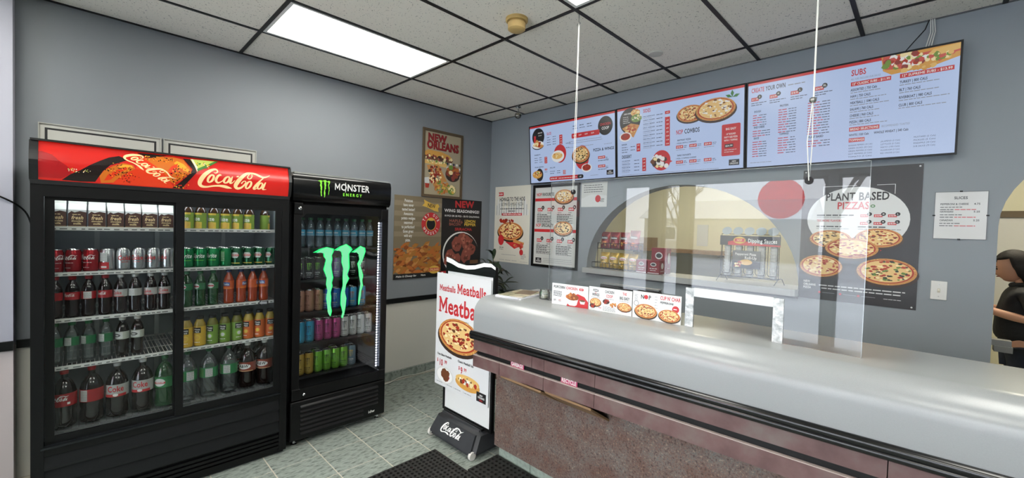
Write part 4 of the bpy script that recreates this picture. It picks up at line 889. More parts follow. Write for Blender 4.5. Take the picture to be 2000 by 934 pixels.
SG.part('sheet_edge', edge, glassmat('acrylic_edge', (.75, .8, .8), .1, 1.5, 3.0, .25, '#cfd6d8'))
TAPE = ramp_mat('crinkled_tape', [(.3, '#9a9fa0'), (.5, '#c4c8c9'), (.7, '#eceeee')], 40, .18, 5, bump=.8)
SG.part('tape', MB().box((3.11, PY - .005, TZ), (3.15, PY + .005, 1.375)), TAPE); SG.part('tape', MB().box((3.495, PY - .005, TZ), (3.535, PY + .005, 1.375)), TAPE); SG.part('tape', MB().box((3.15, PY - .005, 1.335), (3.495, PY + .005, 1.378)), mat('clear_tape', '#c6cacb', .15))
CORD = mat('white_cord', '#d8d8d2', .7)
for x, zt, knot in ((2.385, CEIL, 1.90), (3.603, CEIL, 2.222)):
    SG.part('washer', MB().lathe([(.016, -.004), (.016, .004)], 16).xf(Matrix.Translation((x, PY, 1.885)) @ Matrix.Rotation(math.pi / 2, 4, 'X')), BLACKP)
    if knot > 2:
        SG.part('cord', MB().tube([(x, PY, zt), (x + .002, PY, knot)], .0035, 6), CORD)
        SG.part('cord', MB().tube([(x, PY - .002, knot), (x - .012, PY - .006, 2.05), (x, PY - .006, 1.885)], .002, 6), CORD); SG.part('cord', MB().tube([(x, PY + .002, knot), (x + .004, PY + .006, 2.05), (x, PY + .006, 1.885)], .002, 6), CORD)
        SG.part('clamp', MB().lathe([(.006, -.012), (.012, -.006), (.012, .006), (.006, .012)], 10).xf(Matrix.Translation((x, PY, knot)) @ Matrix.Rotation(math.pi / 2, 4, 'Y')), STEEL)
    else:
        SG.part('cord', MB().tube([(x, PY - .002, zt - .06), (x - .002, PY - .004, 2.2), (x, PY - .006, 1.885)], .0017, 6), CORD); SG.part('cord', MB().tube([(x + .002, PY + .002, zt - .06), (x + .003, PY + .004, 2.2), (x, PY + .006, 1.885)], .0017, 6), CORD)
        SG.part('hook', MB().tube([(x, PY, zt), (x, PY, zt - .045), (x + .012, PY, zt - .058), (x, PY, zt - .068), (x - .010, PY, zt - .055)], .003, 6), STEEL)

# ---- things on the counter
def paper_stack():
    t = thing('brochure_stack', 'small stack of magazines and papers at the counter end', 'brochures', (1.97, -1.46, TZ), .12)
    z = 0
    for k, (w, l, dx, dy, c, th) in enumerate(((.105, .17, 0, 0, '#d9dade', .006), (.1, .165, .004, -.004, '#d3d4da', .005), (.095, .15, -.006, .006, '#c9bfa8', .003), (.06, .09, .02, .05, '#6a5a44', .002))):
        obj('brochure', MB().box((dx - w, dy - l, z), (dx + w, dy + l, z + th)), mat('brochure_%d' % k, c, .3, noise=.3 if k == 2 else 0, nscale=18, col2='#6f7a5a' if k == 2 else None), t).rotation_euler = (0, 0, (.05, -.04, .12, .3)[k]); z += th + .0004
paper_stack()
t = thing('glass_jar', 'small clear glass jar beside the papers on the counter', 'jar', (2.16, -1.44, TZ))
obj('jar_body', MB().lathe([(.028, 0), (.036, .004), (.036, .045), (.03, .055), (.031, .062), (.027, .062), (.026, .052), (.031, .042), (.031, .008), (.02, .006)], 24), glassmat('jar_glass', (.96, .98, .96), .02, 1.4, 1.5, .08, '#c9d2c8'), t, smooth=True)
obj('jar_content', MB().lathe([(.02, .006), (.029, .009), (.029, .022), (.01, .026)], 18), mat('coins', '#b5b09c', .4, noise=.3, nscale=90), t, smooth=True)
def counter_card(name, label, x0, y0, x1, y1, h, draw):
    u = Vector((x1 - x0, y1 - y0, 0)); L = u.length; a = math.atan2(u.y, u.x)
    t = thing(name, label, 'sign', (x0, y0, TZ), a)
    b = obj('board', MB().box((.0008, 0, .0005), (L - .0008, .004, h)), mat('card_white', '#dfe0de', .35), t)
    p = Print(b, flat((0, 0, 0), (1, 0, 0), (0, 0, 1)), step=.0004); draw(p, L, h); p.build()
def card1(p, w, h):
    p.text('POPCORN', .012, h * .78, .016, 'ink_black', 2, w=.083); p.text('CHICKEN', .102, h * .78, .016, 'ink_red', 2, w=.08); p.rrect(.192, h * .78, .222, h * .89, .005, 'ink_red', 1); p.text('NEW', .207, h * .81, .007, 'ink_white', 2, 'c')
    p.poly([(w * .42, .001), (w, .001), (w, h * .3), (w * .9, h * .52), (w * .72, h * .62), (w * .55, h * .45)], 'ink_red', 1)
    p.poly([(.105, h * .42), (.19, h * .42), (.178, h * .1), (.165, h * .05), (.13, h * .05), (.118, h * .1)], 'ink_white', 3); p.oval(.148, h * .44, .043, .020, 'fried2', 4); p.scatter(.148, h * .47, .04, .018, 26, .009, ['fried', 'fried2', 'crust'], 5)
    p.poly([(.198, h * .33), (.236, h * .33), (.23, h * .18), (.204, h * .18)], 'ink_white', 3); p.oval(.217, h * .33, .018, .006, 'ink_brown', 4)
    for i in range(5): p.words(.012, h * (.62 - .055 * i), .06, .005, 'ink_dark', 2)
    for x in (.014, .05): p.words(x, h * .22, .024, .005, 'ink_dark' if x < .03 else 'ink_red', 2); p.words(x, h * .17, .018, .004, 'ink_dark', 2)
def card2(p, w, h):
    for x, a, b, c in ((.047, 'PIZZA', 'WINGS', 'ink_black'), (.135, 'CHICKEN', 'COOP', 'ink_red'), (.228, 'THE', 'BIG EASY', 'ink_black')):
        p.text(a, x, h * .80, .015, 'ink_black' if a != 'THE' else 'ink_red', 2, 'c', sx=.6); p.text(b, x, h * .62, .016, c, 2, 'c', sx=.6); p.words(x, h * .55, .06, .004, 'ink_grey', 2, 'c')
    p.text('&', .047, h * .725, .008, 'ink_red', 3, 'c'); p.pizza(.047, h * .36, .036, .024, 2, 'plain'); p.oval(.03, h * .2, .02, .013, 'board', 7); p.scatter(.03, h * .2, .016, .009, 10, .005, ['sauce', 'pepperoni'], 8)
    p.oval(.115, h * .44, .022, .014, 'board', 2); p.scatter(.115, h * .45, .018, .01, 12, .006, ['sauce', 'pepperoni'], 3); p.oval(.158, h * .34, .024, .015, 'ink_white', 4); p.scatter(.158, h * .35, .02, .012, 14, .006, ['fried', 'fried2', 'crust'], 5)
    p.pizza(.228, h * .33, .042, .024, 2, 'plain')
    for i in range(4): p.words(.135, h * (.22 - .05 * i), .08, .004, 'ink_grey', 2, 'c')
    p.words(.066, h * .14, .022, .005, 'ink_red', 2); p.words(.228, h * .12, .03, .005, 'ink_red', 2, 'c')
def card3(p, w, h):
    p.text('N', .057, h * .74, .022, 'ink_black', 2, 'c', sx=.8); p.oval(.077, h * .82, .0115, .0115, 'ink_red', 2, 18); p.text('P', .098, h * .74, .022, 'ink_black', 2, 'c', sx=.8); p.words(.077, h * .6, .05, .012, 'ink_pale', 2, 'c')
    p.ring(.022, h * .55, .014, .014, .002, 'ink_dark', 2, 20)
    p.pizza(.077, h * .30, .062, .038, 2, 'meat'); p.text('CUP N\' CHAR', .155, h * .80, .019, 'ink_red', 2, w=.105); p.text('PEPPERONI', .155, h * .66, .011, 'ink_black', 2, w=.07)
    p.oval(.237, h * .52, .018, .018, 'ink_red', 2, 20); p.words(.237, h * .51, .022, .006, 'ink_white', 3, 'c'); p.pizza(.205, h * .26, .056, .032, 2, 'pep')
    for i in range(5): p.words(.012, h * (.86 - .05 * i), .02, .004, 'ink_grey', 2); p.words(.125, h * (.86 - .1 * i), .016, .004, 'ink_grey', 2)
counter_card('counter_card', 'white card with a red panel advertising popcorn chicken, on the counter', 2.300, -1.535, 2.553, -1.506, .132, card1)
counter_card('counter_card', 'white card showing pizza with wings, middle of the three counter cards', 2.556, -1.506, 2.828, -1.489, .139, card2)
counter_card('counter_card', 'white card with two pizzas, rightmost of the three counter cards', 2.831, -1.489, 3.096, -1.480, .146, card3)
# till screen behind the counter
t = Asm('till_monitor', 'back of a black till screen standing behind the counter', 'monitor', (2.53, -1.0, 0))
t.part('stand', MB().box((2.42, -1.02, .86), (2.64, -.9, .88)).box((2.50, -.99, .88), (2.56, -.96, 1.1)), BLACKP)
hs = t.part('housing', MB().prism([(-1.03, 1.0), (-.99, .98), (-.95, 1.245), (-.975, 1.27), (-1.0, 1.262)], 0, 2.31, 2.75), BLACKP)
t.part('top_edge', MB().box((2.315, -.99, 1.263), (2.745, -.945, 1.274)), mat('grey_plastic', '#7f8384', .4))
p = Print(hs, lambda u, v, d: (2.45 + u, -1.022 - d, 1.205 + v)); p.text('POS', 0, 0, .03, 'ink_pale', 1, w=.09, sx=1); p.lay.clear()
t2 = Asm('back_counter', 'low dark work counter behind the service counter', 'counter', (2.6, -.7, 0))
t2.part('worktop', MB().box((1.95, -1.08, .82), (3.9, -.62, .86)), mat('dark_worktop', '#34383b', .4)); t2.part('cabinet', MB().box((1.97, -1.06, 0), (3.88, -.64, .82)), mat('dark_cabinet', '#2b2e31', .5))

# ---- pavement-style sign with water-filled base
SB = Asm('poster_stand', 'white poster stand on a black water-filled base advertising meatballs', 'sign', (1.50, -1.56, 0))
def base_mesh():
    bm = bmesh.new(); bmesh.ops.create_cube(bm, size=1)
    for v in bm.verts:
        x, y, z = v.co; top = z > 0
        v.co = Vector((1.50 + x * (.50 if top else .56), -1.56 + y * (.14 if top else .325), .022 + (.155 if top else 0)))
    bmesh.ops.bevel(bm, geom=list(bm.edges), offset=.028, segments=3, affect='EDGES'); bm.verts.ensure_lookup_table()
    m_ = MB().add([v.co[:] for v in bm.verts], [[v.index for v in f.verts] for f in bm.faces]); bm.free(); return m_
bs = SB.part('base', base_mesh(), mat('charcoal_plastic', '#2b2d30', .55, noise=.2, nscale=12), smooth=True)
v1 = Vector((0, .094, .155)).normalized()
nrm = Vector((1, 0, 0)).cross(v1)
p = Print(bs, lambda u, v, d: tuple(Vector((1.37, -1.7, .055)) + Vector((1, 0, 0)) * u + v1 * v + nrm * (d + .002)), step=.0015); p.mark(SCRIPT, 0, .005, .24, 'ink_white', 1, sy=1.15); p.build()
for x in (1.25, 1.745): SB.part('wheel', MB().lathe([(.028, -.012), (.03, -.008), (.03, .008), (.028, .012)], 18).xf(Matrix.Translation((x, -1.685, .030)) @ Matrix.Rotation(math.pi / 2, 4, 'Y')), mat('wheel_white', '#c9c7c0', .5), smooth=True)
SB.part('groove', MB().box((1.27, -1.585, .165), (1.73, -1.535, .182)), BLACKP)
SB.part('frame', MB().box((1.225, -1.565, .17), (1.245, -1.535, 1.31)).box((1.785, -1.565, .17), (1.805, -1.535, 1.31)).box((1.245, -1.565, .17), (1.785, -1.535, .19)).box((1.245, -1.565, 1.29), (1.785, -1.535, 1.31)), BLACKP)
SB.part('board', MB().box((1.245, -1.558, .19), (1.785, -1.542, 1.29)), mat('board_white', '#dcdedd', .3))
hd = [(1.225, 1.31), (1.225, 1.40), (1.30, 1.385), (1.38, 1.36), (1.48, 1.35), (1.58, 1.36), (1.68, 1.385), (1.76, 1.385), (1.805, 1.36), (1.805, 1.31)]
h_ = SB.part('header', MB().prism(hd, 1, -1.562, -1.538), BLACKP)
sw = [(1.225, 1.402), (1.225, 1.365), (1.30, 1.35), (1.38, 1.328), (1.48, 1.32), (1.58, 1.332), (1.68, 1.358), (1.76, 1.362), (1.805, 1.345), (1.805, 1.365), (1.76, 1.388), (1.68, 1.388), (1.58, 1.362), (1.48, 1.352), (1.38, 1.362), (1.30, 1.388)]
Print(h_, lambda u, v, d: (u, -1.562 - d, v)).poly(sw, 'ink_white', 1).build()
po = SB.part('poster', MB().box((1.118, -1.572, .352), (1.775, -1.567, 1.268)), mat('poster_white', '#d8dadb', .4))
p = Print(po, lambda u, v, d: (1.118 + u, -1.5722 - d, .352 + v)); w, h = .657, .916
for s_, x, y, hh, ww in (('Meatballs', .04, .775, .048, .21), ('Meatballs', .27, .775, .075, .34), ('Meatballs', .035, .60, .125, .60)):
    p.text(s_, x, y, hh, 'ink_red', 2, w=ww, bold=1)
for x, y, hh, ww in ((.04, .775, .048, .21), (.27, .775, .075, .34), (.035, .60, .125, .60)):
    k = ww / text2d('Meatballs', hh, 1, .8, 0, .02)[2] * hh / .69 * .8
    for a_, b_, v_ in ((0, .23, 0), (.54, .77, 0), (0, .15, .62), (.62, .77, .62)): p.rect(x + a_ * k, y + v_ * hh / .69, x + b_ * k, y + (v_ + .07) * hh / .69, 'ink_red', 1)
p.words(.30, .565, .12, .008, 'ink_grey', 2)
p.pizza(.30, .44, .255, .135, 2, 'meat'); p.text('Oven Baked Meatballs', .03, .245, .018, 'ink_dark', 2, w=.19); p.text('Classic Meatball Sub', .30, .245, .018, 'ink_dark', 2, w=.19)
for x, a, b in ((.03, '10', '99'), (.31, '9', '99')): p.text('$', x, .19, .026, 'ink_red', 2); p.text(a, x + .026, .165, .05, 'ink_red', 2, sx=.7); p.text('.' + b, x + .026 + .034 * len(a), .19, .026, 'ink_red', 2)
p.oval(.135, .095, .115, .07, 'ink_pale', 2); p.oval(.135, .095, .1, .058, 'ink_white', 3); p.scatter(.135, .105, .05, .03, 9, .034, ['meat', 'sauce', 'sausage'], 4)
p.oval(.42, .10, .145, .052, 'bun', 2); p.oval(.42, .125, .14, .04, 'bun2', 3); p.scatter(.42, .115, .11, .018, 34, .016, ['cheese2', 'ink_white', 'sauce', 'sausage'], 4)
p.rect(.53, .014, .635, .085, 'ink_black', 2); p.text('NEW', .5825, .058, .012, 'ink_white', 3, 'c'); p.text('ORLEANS', .5825, .040, .014, 'ink_white', 3, 'c', w=.075); p.text('PIZZA', .5825, .022, .011, 'ink_red', 3, 'c')
for x in (.03, .16, .27, .39): p.words(x, .025, .08, .008, 'ink_grey', 2); p.ring(x - .012, .028, .006, .006, .0015, 'ink_grey', 2, 12)
p.build()

# ---- rubber mats with round holes
RUB = mat('black_rubber', '#1d1c1a', .65, noise=.3, nscale=25)
def mat_mesh(nx, ny, px=.033):
    """hole grid: each cell is a square ring round an octagonal hole"""
    mb = MB(); z0, z1 = .0, .014
    for i in range(nx):
        for j in range(ny):
            cx, cy = (i + .5) * px, (j + .5) * px; q = px / 2; r = px * .34
            sqp = [(q, 0), (q, q), (0, q), (-q, q), (-q, 0), (-q, -q), (0, -q), (q, -q)]
            oc = [(r * math.cos(k * math.pi / 4), r * math.sin(k * math.pi / 4)) for k in range(8)]
            o = len(mb.v); mb.v += [(cx + a, cy + b, z1) for a, b in sqp] + [(cx + a, cy + b, z1) for a, b in oc] + [(cx + a, cy + b, z0) for a, b in oc]
            for k in range(8): m_ = (k + 1) % 8; mb.f += [(o + k, o + m_, o + 8 + m_, o + 8 + k), (o + 8 + k, o + 8 + m_, o + 16 + m_, o + 16 + k)]
    X, Y = nx * px, ny * px
    mb.box((-.006, -.006, 0), (0, Y + .006, z1)).box((X, -.006, 0), (X + .006, Y + .006, z1)).box((0, -.006, 0), (X, 0, z1)).box((0, Y, 0), (X, Y + .006, z1)); return mb
t = thing('rubber_mat', 'black rubber mat with round holes in front of the counter', 'mat', (1.475, -2.70, 0)); obj('mat_sheet', mat_mesh(40, 27), RUB, t)
t = thing('rubber_mat', 'strip of holed rubber mat against the counter base', 'mat', (1.835, -1.783, 0)); obj('mat_sheet', mat_mesh(30, 7, .037), RUB, t)
# ------------------------------------------------------------------ menu screens
_scr = {}
def screen_ink(k):
    if k not in _scr:
        m = mat('screen_' + k, INKS[k], .25); b = m.node_tree.nodes['Principled BSDF']
        b.inputs['Base Color'].default_value = (.01, .01, .012, 1); b.inputs['Emission Color'].default_value = lin(INKS[k]); b.inputs['Emission Strength'].default_value = .50; _scr[k] = m
    return _scr[k]
INKS['screen_bg'] = '#b9cdf2'
def tv(x0, z0, w, label, draw):
    h = .642; t = thing('menu_screen', label, 'screen', (x0, -.062, z0), group='menu screens in a row'); t.rotation_euler = (.085, 0, 0)
    b = .011; fr = MB().box((.001, 0, 0), (b, .03, h)).box((w - b, 0, 0), (w - .001, .03, h)).box((b, 0, 0), (w - b, .03, b)).box((b, 0, h - b), (w - b, .03, h))
    obj('bezel', fr, BLACKP, t); obj('back_housing', MB().box((.03, .012, .03), (w - .03, .048, h - .03)), BLACKP, t)
    s_ = obj('display', MB().box((b, .004, b), (w - b, .012, h - b)), screen_ink('screen_bg'), t)
    p = Print(s_, flat((b, .0038, b), (1, 0, 0), (0, 0, 1)), step=.00025)
    global INK; keep = INK
    INK = screen_ink
    try: draw(p, w - 2 * b, h - 2 * b); p.build()
    finally: INK = keep
    return t
def price(p, x, y, w=.05, h=.02, s='12.99', ink='ink_red'): p.rect(x, y, x + w, y + h, ink, 1); p.text(s, x + w / 2, y + h * .25, h * .5, 'ink_white', 2, 'c', w=w * .8)
def topstrip(p, w, h): p.rect(0, h - .018, w, h, 'ink_red', 1)
def nop(p, x, y, w=.075, h=.045): p.rect(x, y, x + w, y + h, 'ink_black', 1); p.text('NEW', x + w / 2, y + h * .56, h * .24, 'ink_white', 2, 'c'); p.text('ORLEANS', x + w / 2, y + h * .2, h * .26, 'ink_white', 2, 'c', w=w * .8)
def rows(p, x, y, w, n, dy, h=.008, ink='ink_dark'):
    for i in range(n): p.words(x, y - i * dy, w * R.uniform(.7, 1), h, ink, 2)
def tv1(p, w, h):
    topstrip(p, w, h)
    p.oval(.122, .50, .088, .095, 'ink_black', 1); p.oval(.115, .405, .085, .042, 'ink_dark', 2); p.oval(.115, .415, .084, .042, 'ink_white', 3); p.poly([(.045, .41), (.10, .475), (.20, .395), (.16, .375)], 'crust', 4); p.scatter(.115, .42, .05, .022, 22, .011, ['pepperoni', 'cheese2', 'sauce'], 5); p.rect(.058, .44, .088, .515, 'ink_red', 3); p.text('ADD POP', .15, .535, .012, 'ink_white', 3, 'c'); p.words(.15, .51, .05, .008, 'ink_white', 3, 'c')
    p.text('SLICE', .245, .505, .026, 'ink_red', 2, sx=.65); rows(p, .245, .475, .055, 4, .026); rows(p, .325, .475, .055, 4, .026); p.rect(.415, .385, .455, .485, 'ink_red', 1)
    for i in range(4): p.text('4.99', .435, .462 - .024 * i, .010, 'ink_white', 2, 'c')
    p.text('PANZEROTTI', .06, .30, .012, 'ink_black', 2); rows(p, .06, .27, .06, 3, .024); rows(p, .13, .27, .05, 3, .024); p.rect(.205, .205, .243, .275, 'ink_red', 1)
    for i in range(3): p.text('9.99', .224, .258 - .022 * i, .010, 'ink_white', 2, 'c')
    p.oval(.42, .29, .082, .095, 'ink_red', 1); p.oval(.39, .265, .085, .062, 'ink_white', 2); p.oval(.385, .27, .068, .035, 'bun2', 3); p.scatter(.385, .275, .055, .022, 18, .010, ['cheese2', 'crust', 'cheese'], 4)
    p.oval(.70, .225, .085, .12, 'ink_red', 1); p.pizza(.685, .255, .105, .08, 2, 'mush'); p.oval(.755, .115, .062, .042, 'ink_white', 8); p.oval(.755, .118, .05, .032, 'sauce', 9); p.scatter(.755, .12, .042, .024, 14, .011, ['pepperoni', 'sauce'], 10)
    p.text('PIZZA & WINGS', .835, .268, .026, 'ink_black', 2, w=.235); p.words(.96, .325, .09, .006, 'ink_grey', 2); price(p, .89, .19, .08, .026, '$29.99'); price(p, .89, .105, .08, .026, '$42.99'); rows(p, .89, .17, .13, 1, .02, .008); rows(p, .89, .085, .13, 1, .02, .008); rows(p, .975, .195, .03, 2, .014, .007); rows(p, .975, .11, .03, 2, .014, .007)
    p.oval(.975, .50, .082, .09, 'ink_black', 1); p.text('CHICKEN', .975, .505, .022, 'ink_red', 2, 'c', w=.12, sx=.7); p.text('COOP', .975, .465, .026, 'ink_white', 2, 'c', w=.08)
    p.rrect(.575, .425, .91, .475, .01, 'ink_red', 1)
    for i, x in enumerate((.61, .68, .755, .83)): p.text('$12.99', x, .445, .013, 'ink_white', 2, 'c', sx=.6)
    for x in (.59, .675, .765): p.words(x, .545, .05, .010, 'ink_dark', 2); p.words(x, .52, .065, .008, 'ink_dark', 2)
    for y in (.395, .375, .335): p.words(.54, y, .40 if y > .34 else .3, .007, 'ink_grey', 2)
    p.words(.50, .385, .06, .008, 'ink_black', 2); p.words(.50, .34, .05, .008, 'ink_black', 2)
    p.text('ITALIAN SANDWICH', .06, .165, .012, 'ink_black', 2, w=.13); p.oval(.13, .085, .052, .07, 'ink_black', 1); p.oval(.095, .09, .07, .042, 'bun', 2); p.scatter(.095, .098, .056, .02, 20, .012, ['lettuce', 'cheese2', 'meat', 'bun2'], 3); price(p, .205, .13, .035, .018, '9.99'); p.words(.205, .11, .04, .007, 'ink_dark', 2)
    p.text('ROLL UPS', .28, .145, .012, 'ink_black', 2, w=.07); rows(p, .28, .11, .07, 2, .022); rows(p, .375, .11, .06, 2, .022); price(p, .455, .095, .036, .018, '5.99'); price(p, .455, .072, .036, .018, '6.99')
    p.rrect(.27, .015, .69, .055, .018, 'ink_red', 1); p.rrect(.64, .015, .715, .055, .018, 'ink_black', 2); p.text('EXTRA DIP', .285, .028, .013, 'ink_white', 2, w=.09); p.words(.395, .03, .24, .009, 'ink_white', 2); p.text('1.49', .675, .028, .013, 'ink_white', 3, 'c'); nop(p, .985, .03); p.words(.80, .035, .09, .006, 'ink_grey', 2)
def tv2(p, w, h):
    topstrip(p, w, h)
    p.oval(.13, .50, .105, .118, 'ink_black', 1); p.text('ADD CHEESE', .07, .56, .012, 'ink_white', 2); rows(p, .06, .535, .075, 4, .017, .007, 'ink_pale'); p.oval(.185, .565, .046, .03, 'bun2', 2); p.scatter(.185, .57, .036, .02, 16, .009, ['crust', 'cheese2'], 3); p.oval(.195, .515, .054, .035, 'lettuce', 4); p.scatter(.195, .52, .045, .025, 20, .009, ['cheese2', 'pepper', 'ink_white'], 5)
    p.poly([(.05, .44), (.14, .475), (.225, .45), (.165, .345), (.09, .40)], 'crust', 6); p.scatter(.14, .425, .06, .03, 26, .013, ['fried', 'cheese', 'sauce'], 7); p.oval(.085, .36, .062, .042, 'ink_white', 10); p.oval(.085, .362, .048, .032, 'sauce', 11); p.scatter(.085, .364, .038, .022, 12, .011, ['meat', 'sauce'], 12)
    p.text('SIDES', .26, .55, .030, 'ink_red', 2, sx=.65); 
    for i, s in enumerate(('SMALL GARDEN SALAD', 'GARLIC FINGERS', 'GARLIC BREAD', 'SPICY WEDGES', '5 OZ POTATO WEDGES', 'GARLIC BREAD', 'FRIES SMALL LARGE', 'DEEP FRIED ZUCCHINI', 'ONION RINGS')): p.text(s, .26, .51 - .033 * i, .009, 'ink_dark', 2, w=.11); p.words(.26, .498 - .033 * i, .08, .005, 'ink_grey', 2); p.words(.385, .51 - .033 * i, .055, .008, 'ink_dark', 2)
    p.rect(.462, .505, .506, .53, 'ink_red', 1); p.rect(.462, .235, .506, .48, 'ink_red', 1)
    for i in range(9): p.text('%d.99' % (4 + i), .484, .512 - .033 * i, .010, 'ink_white', 2, 'c')
    p.text('BURGER', .045, .285, .012, 'ink_black', 2); rows(p, .045, .262, .07, 3, .022); rows(p, .135, .262, .05, 2, .03); p.rect(.195, .215, .232, .285, 'ink_red', 1)
    for i in range(2): p.text('9.99', .213, .265 - .035 * i, .010, 'ink_white', 2, 'c')
    p.text('DESSERT', .045, .165, .027, 'ink_black', 2, w=.10)
    for i, s in enumerate(('LAVA BROWNIES', 'CINNAMON STICKS', 'PIZZA BITES', 'DOUBLE CHOCOLATE')): p.text(s, .045, .135 - .03 * i, .009, 'ink_dark', 2, w=.085); p.words(.045, .122 - .03 * i, .075, .005, 'ink_grey', 2); p.words(.17, .135 - .03 * i, .05, .008, 'ink_dark', 2)
    p.rect(.25, .035, .287, .152, 'ink_red', 1)
    for i in range(4): p.text('6.99', .268, .132 - .029 * i, .010, 'ink_white', 2, 'c')
    p.oval(.43, .115, .082, .088, 'ink_red', 1); p.poly([(.50, .115), (.53, .10), (.50, .085)], 'ink_red', 1); p.scatter(.40, .105, .065, .05, 34, .022, ['ink_white', 'sausage', 'board', 'cheese2'], 2); p.oval(.475, .065, .02, .02, 'ink_white', 6)
    p.pizza(.68, .475, .112, .068, 2, 'meat'); p.pizza(.875, .475, .15, .088, 10, 'white')
    for a in (.3, 1.6, 2.7): p.poly([(1.0, .545), (1.0 + .03 * math.cos(a) - .012 * math.sin(a), .545 + .03 * math.sin(a) + .012 * math.cos(a)), (1.0 + .055 * math.cos(a), .545 + .055 * math.sin(a)), (1.0 + .03 * math.cos(a) + .012 * math.sin(a), .545 + .03 * math.sin(a) - .012 * math.cos(a))], 'ink_green', 18)
    p.text('NOP', .56, .318, .036, 'ink_red', 2, w=.058); p.text('COMBOS', .63, .318, .036, 'ink_black', 2, w=.125)
    for y, a, b in ((.262, 'ANYWAY PIZZA', '1 PIZZA WITH 2 TOPPINGS'), (.135, 'FAMILY FAVOURITE', '1 PIZZA, 12 TOPPINGS COMBINED')):
        p.text(a, .57, y, .013, 'ink_black', 2, w=.115); p.text(b, .56, y - .024, .010, 'ink_dark', 2, w=.17)
        for x, s in ((.56, '$18.49'), (.672, '$23.49'), (.79, '$29.49')): price(p, x, y - .062, .06, .025, s); rows(p, x + .066, y - .046, .03, 2, .012, .006); p.words(x, y - .076, .08, .006, 'ink_grey', 2)
    p.rrect(.925, .10, 1.06, .345, .01, 'ink_red', 1); p.text('BIG EASY', .992, .30, .016, 'ink_white', 2, 'c', w=.075)
    for i, s in enumerate(('14" ROUND', 'PARTY SIZE PIZZA', 'WITH 1 TOPPING')): p.text(s, .992, .262 - .024 * i, .013, 'ink_white', 2, 'c', w=.07 + .018 * min(i, 1) * 1.5)
    p.rect(.948, .165, 1.01, .192, 'ink_black', 2); p.text('$24.99', .979, .172, .013, 'ink_white', 3, 'c', w=.052); rows(p, .945, .145, .10, 2, .016, .007, 'ink_pale'); nop(p, .98, .025); 
    for i in range(1): p.words(.045, .008, .86, .006, 'ink_grey', 2)
def tv3(p, w, h):
    topstrip(p, w, h)
    p.poly([(.75, h), (.76, .535), (.80, .505), (.90, .512), (.96, .505), (1.0, .52), (w, .545), (w, h)], 'bun', 2); p.poly([(.755, .60), (.77, .54), (.85, .53), (.93, .545), (w, .575), (w, .61), (.9, .60), (.8, h), (.76, h)], 'meat2', 3); p.poly([(.93, .56), (.98, .61), (w, .618), (w, .585)], 'bun2', 4)
    p.scatter(.86, .57, .10, .045, 70, .016, ['meat2', 'meat', 'cheese2', 'lettuce', 'ink_white', 'sauce'], 5); p.scatter(1.0, .565, .07, .018, 26, .012, ['lettuce', 'cheese2', 'meat2', 'bun2'], 6); p.scatter(.93, .518, .09, .008, 16, .014, ['bun', 'bun2'], 7)
    p.text('CREATE', .022, .548, .031, 'ink_red', 2, w=.085); p.text('YOUR OWN', .115, .548, .031, 'ink_black', 2, w=.125); p.words(.255, .555, .10, .010, 'ink_grey', 2)
    for x, s, c in ((.022, '$11.99', 'S'), (.142, '$13.99', 'M'), (.272, '$18.99', 'L'), (.412, '$24.99', 'XL')): price(p, x, .485, .05, .026, s); p.oval(x + .055, .512, .015, .016, 'ink_black', 3, 18); p.text(c, x + .055, .506, .013, 'ink_white', 4, 'c'); p.words(x, .468, .10, .007, 'ink_dark', 2); p.words(x, .453, .07, .007, 'ink_black', 2)
    def lst(x, y, title, n, wd=.10, tw=.045):
        p.text(title, x + .008, y, .014, 'ink_black', 2, w=tw)
        for i in range(n): yy = y - .024 - .0175 * i; q = R.uniform(.4, .75) * wd; p.words(x, yy, q, .009, 'ink_red', 2); p.words(x + q + .004, yy, wd - q, .007, 'ink_dark', 2)
    lst(.035, .40, 'DOUGH', 5, .085); lst(.035, .285, 'BASE CHEESE', 3, .11, .07); lst(.035, .205, 'SAUCE', 7, .09, .035)
    lst(.20, .415, 'PROTEIN', 10, .105, .052); lst(.20, .215, 'TOPPINGS', 7, .105, .058); lst(.375, .43, 'VEGGIE', 13, .12, .045); lst(.375, .17, 'PLANT BASED', 3, .125, .085); p.words(.022, .03, .14, .006, 'ink_grey', 2)
    p.text('SUBS', .605, .54, .036, 'ink_red', 2, w=.075); p.text('ALL SUBS INCLUDE OUR SAUCE', .605, .512, .012, 'ink_grey', 2, w=.145, bold=0)
    def bar(x, y, s, wd): p.rect(x, y, x + wd, y + .026, 'ink_red', 1); p.text(s, x + wd / 2, y + .006, .014, 'ink_white', 2, 'c', w=wd * .94)
    bar(.605, .474, '12" CLASSIC SUBS - $11.99', .195); bar(.84, .474, '12" SUPREME SUBS - $13.99', .23)
    for i, s in enumerate(('ASSORTED | 750 Cals', 'HAM | 750 CALS', 'MEATBALL | 1040 CALS', 'SALAMI | 760 CALS', 'CHEESE | 960 CALS', 'PIZZA | 880 CALS')): p.text(s, .605, .443 - .041 * i, .015, 'ink_black', 2, sx=.62); p.words(.605, .430 - .041 * i, R.uniform(.14, .2), .007, 'ink_grey', 2)
    for i, s in enumerate(('TURKEY | 800 CALS', 'BLT | 760 CALS', 'RIVERBOAT | 980 CALS', 'CLUB | 800 CALS')): p.text(s, .84, .443 - .046 * i, .015, 'ink_black', 2, sx=.62); p.words(.84, .430 - .046 * i, R.uniform(.17, .22), .007, 'ink_grey', 2)
    bar(.605, .185, 'BREAD SELECTIONS', .15); p.text('RECOMMENDED TOASTED', .765, .191, .012, 'ink_grey', 2, w=.13, bold=0); p.text('WHITE | 520 Cals', .605, .155, .013, 'ink_black', 2, w=.10); p.text('WHOLE WHEAT | 540 Cals', .73, .155, .014, 'ink_black', 2, w=.16); bar(.605, .115, 'TOPPINGS', .08)
